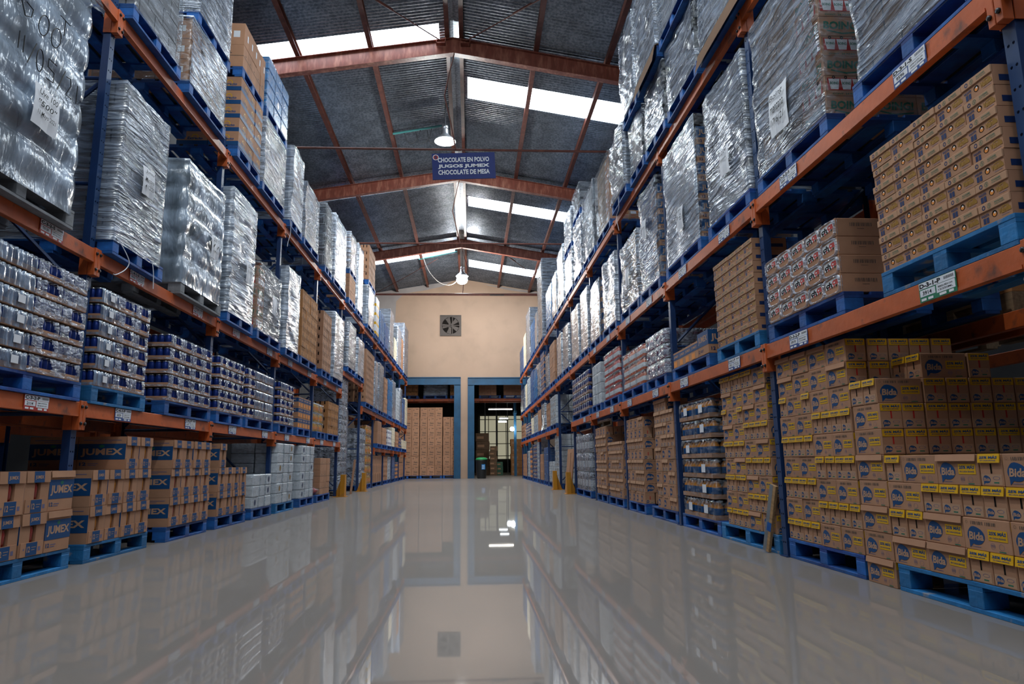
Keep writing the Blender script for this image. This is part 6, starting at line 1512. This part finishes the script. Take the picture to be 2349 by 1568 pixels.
m_ = MB(); m_.box(-1.2, -.02, 1.0, 2.2, 0, 4.2, 'pane_lit' if 'pane_lit' in M else (pmat('pane_lit', (.8, .85, .8), .5, emit=((.9, .85, .6), .35)) and 'pane_lit')); m_.obj('pane', o)
for k in range(6): m_ = MB(); m_.box(-1.2+.66*k, -.06, 1.0, -1.15+.66*k, -.021, 4.2, 'cable'); m_.obj('bar', o)
for k in range(4): m_ = MB(); m_.box(-1.2, -.10, 1.2+.9*k, 2.2, -.061, 1.25+.9*k, 'cable'); m_.obj('bar', o)
for (x, y, z, L, m, lab) in ((1.65, 37.5, 3.6, 1.3, 'tube_warm', 'long fluorescent tube lamp beyond right doorway'), (1.95, 40, 3.25, .5, 'tube', 'short bluish tube lamp, upper of pair beyond right doorway'), (1.95, 41.5, 3.15, .5, 'tube', 'short bluish tube lamp, lower of pair beyond right doorway'), (-1.9, 38.5, 6.2, 1.5, 'tube_warm', 'unseen warm tube lamp added to light left doorway cartons')):  # last tube is unseen, added to light the left doorway cartons
    o = empty('tube_lamp', (x, y, z)); tag(o, lab, 'tube lamp')
    mb = MB(); mb.box(-L/2, -.08, .03, L/2, .08, .09, 'alu'); mb.obj('housing', o); mb = MB(); mb.tube([(-L/2, 0, 0), (L/2, 0, 0)], .022, m, 8); mb.obj('tube', o)
    for s in (-1, 1): mb = MB(); mb.tube([(s*L*.4, 0, .09), (s*L*.4, 0, 7.0-z)], .006, 'cable', 5); mb.obj('hanger', o)
o = empty('globe_lamp', (2.32, 38, 2.55)); tag(o, 'small bright globe lamp on blue post beyond right doorway', 'lamp')
mb = MB(); mb.lathe([(.02, -.12), (.09, -.09), (.12, 0), (.09, .09), (.03, .12)], 'bulb', (0, 0, 0), 16); mb.obj('globe', o, smooth=True); mb = MB(); mb.box(-.02, .1, -.03, .14, .14, .03, 'alu'); mb.tube([(0, .12, 0), (0, 0, 0)], .02, 'alu', 6); mb.obj('bracket', o)
l = bpy.data.lights.new('lamp_light', 'POINT'); l.energy = 14; l.shadow_soft_size = .12; l.color = (.85, .95, 1); lo = bpy.data.objects.new('lamp_light', l); COL.objects.link(lo); lo.location = (2.1, 37.8, 2.5)
l = bpy.data.lights.new('lamp_light', 'AREA'); l.shape = 'RECTANGLE'; l.size = 1.3; l.size_y = .06; l.energy = 14; l.color = (1, .93, .78); lo = bpy.data.objects.new('lamp_light', l); COL.objects.link(lo); lo.location = (1.65, 37.5, 3.56)
l = bpy.data.lights.new('lamp_light', 'AREA'); l.shape = 'RECTANGLE'; l.size = 1.5; l.size_y = .06; l.energy = 14; l.color = (1, .93, .8); lo = bpy.data.objects.new('lamp_light', l); COL.objects.link(lo); lo.location = (-1.9, 38.5, 6.15)  # fill light of the added, unseen tube behind the left doorway
for i, (x, y) in enumerate(((2.5, 38.2), (2.85, 36.8))):
    mb = MB(); mb.box(x-.07, y, 0, x+.07, y+.12, 5.2, 'frame_blue'); mb.box(x-.07, y-.6, 3.4, x+.07, y+.7, 3.55, 'frame_blue'); tag(mb.obj('steel_column'), f"blue steel column beyond right doorway, {['beside', 'nearer than'][i]} the globe lamp", 'column')
o = empty('waste_bin', (.54, 33.15, 0)); tag(o, 'black waste bin with green lid by the right doorway', 'bin')
mb = MB(); mb.lathe([(.20, 0), (.215, .03), (.265, .80), (.275, .82), (.275, .86), (.25, .86)], 'bin_black', (0, 0, 0), 24); mb.obj('body', o, smooth=True)
mb = MB(); mb.lathe([(.28, .86), (.285, .90), (.24, .96), (.10, .99), (.02, .99)], 'bin_green', (0, 0, 0), 24); mb.obj('lid', o, smooth=True)
mb = MB(); mb.box(.0, -.262, .42, .17, -.255, .66, 'pack_sky'); fr = (Vector((0, -.2625, .42)), Vector((1, 0, 0)), Vector((0, 0, 1)))
for k in range(3): mb.rect(fr, .02, .04+.065*k, .11, .02, 'ink_white')
c = mb.obj('sticker', o); c['label'] = 'sky-blue sticker'
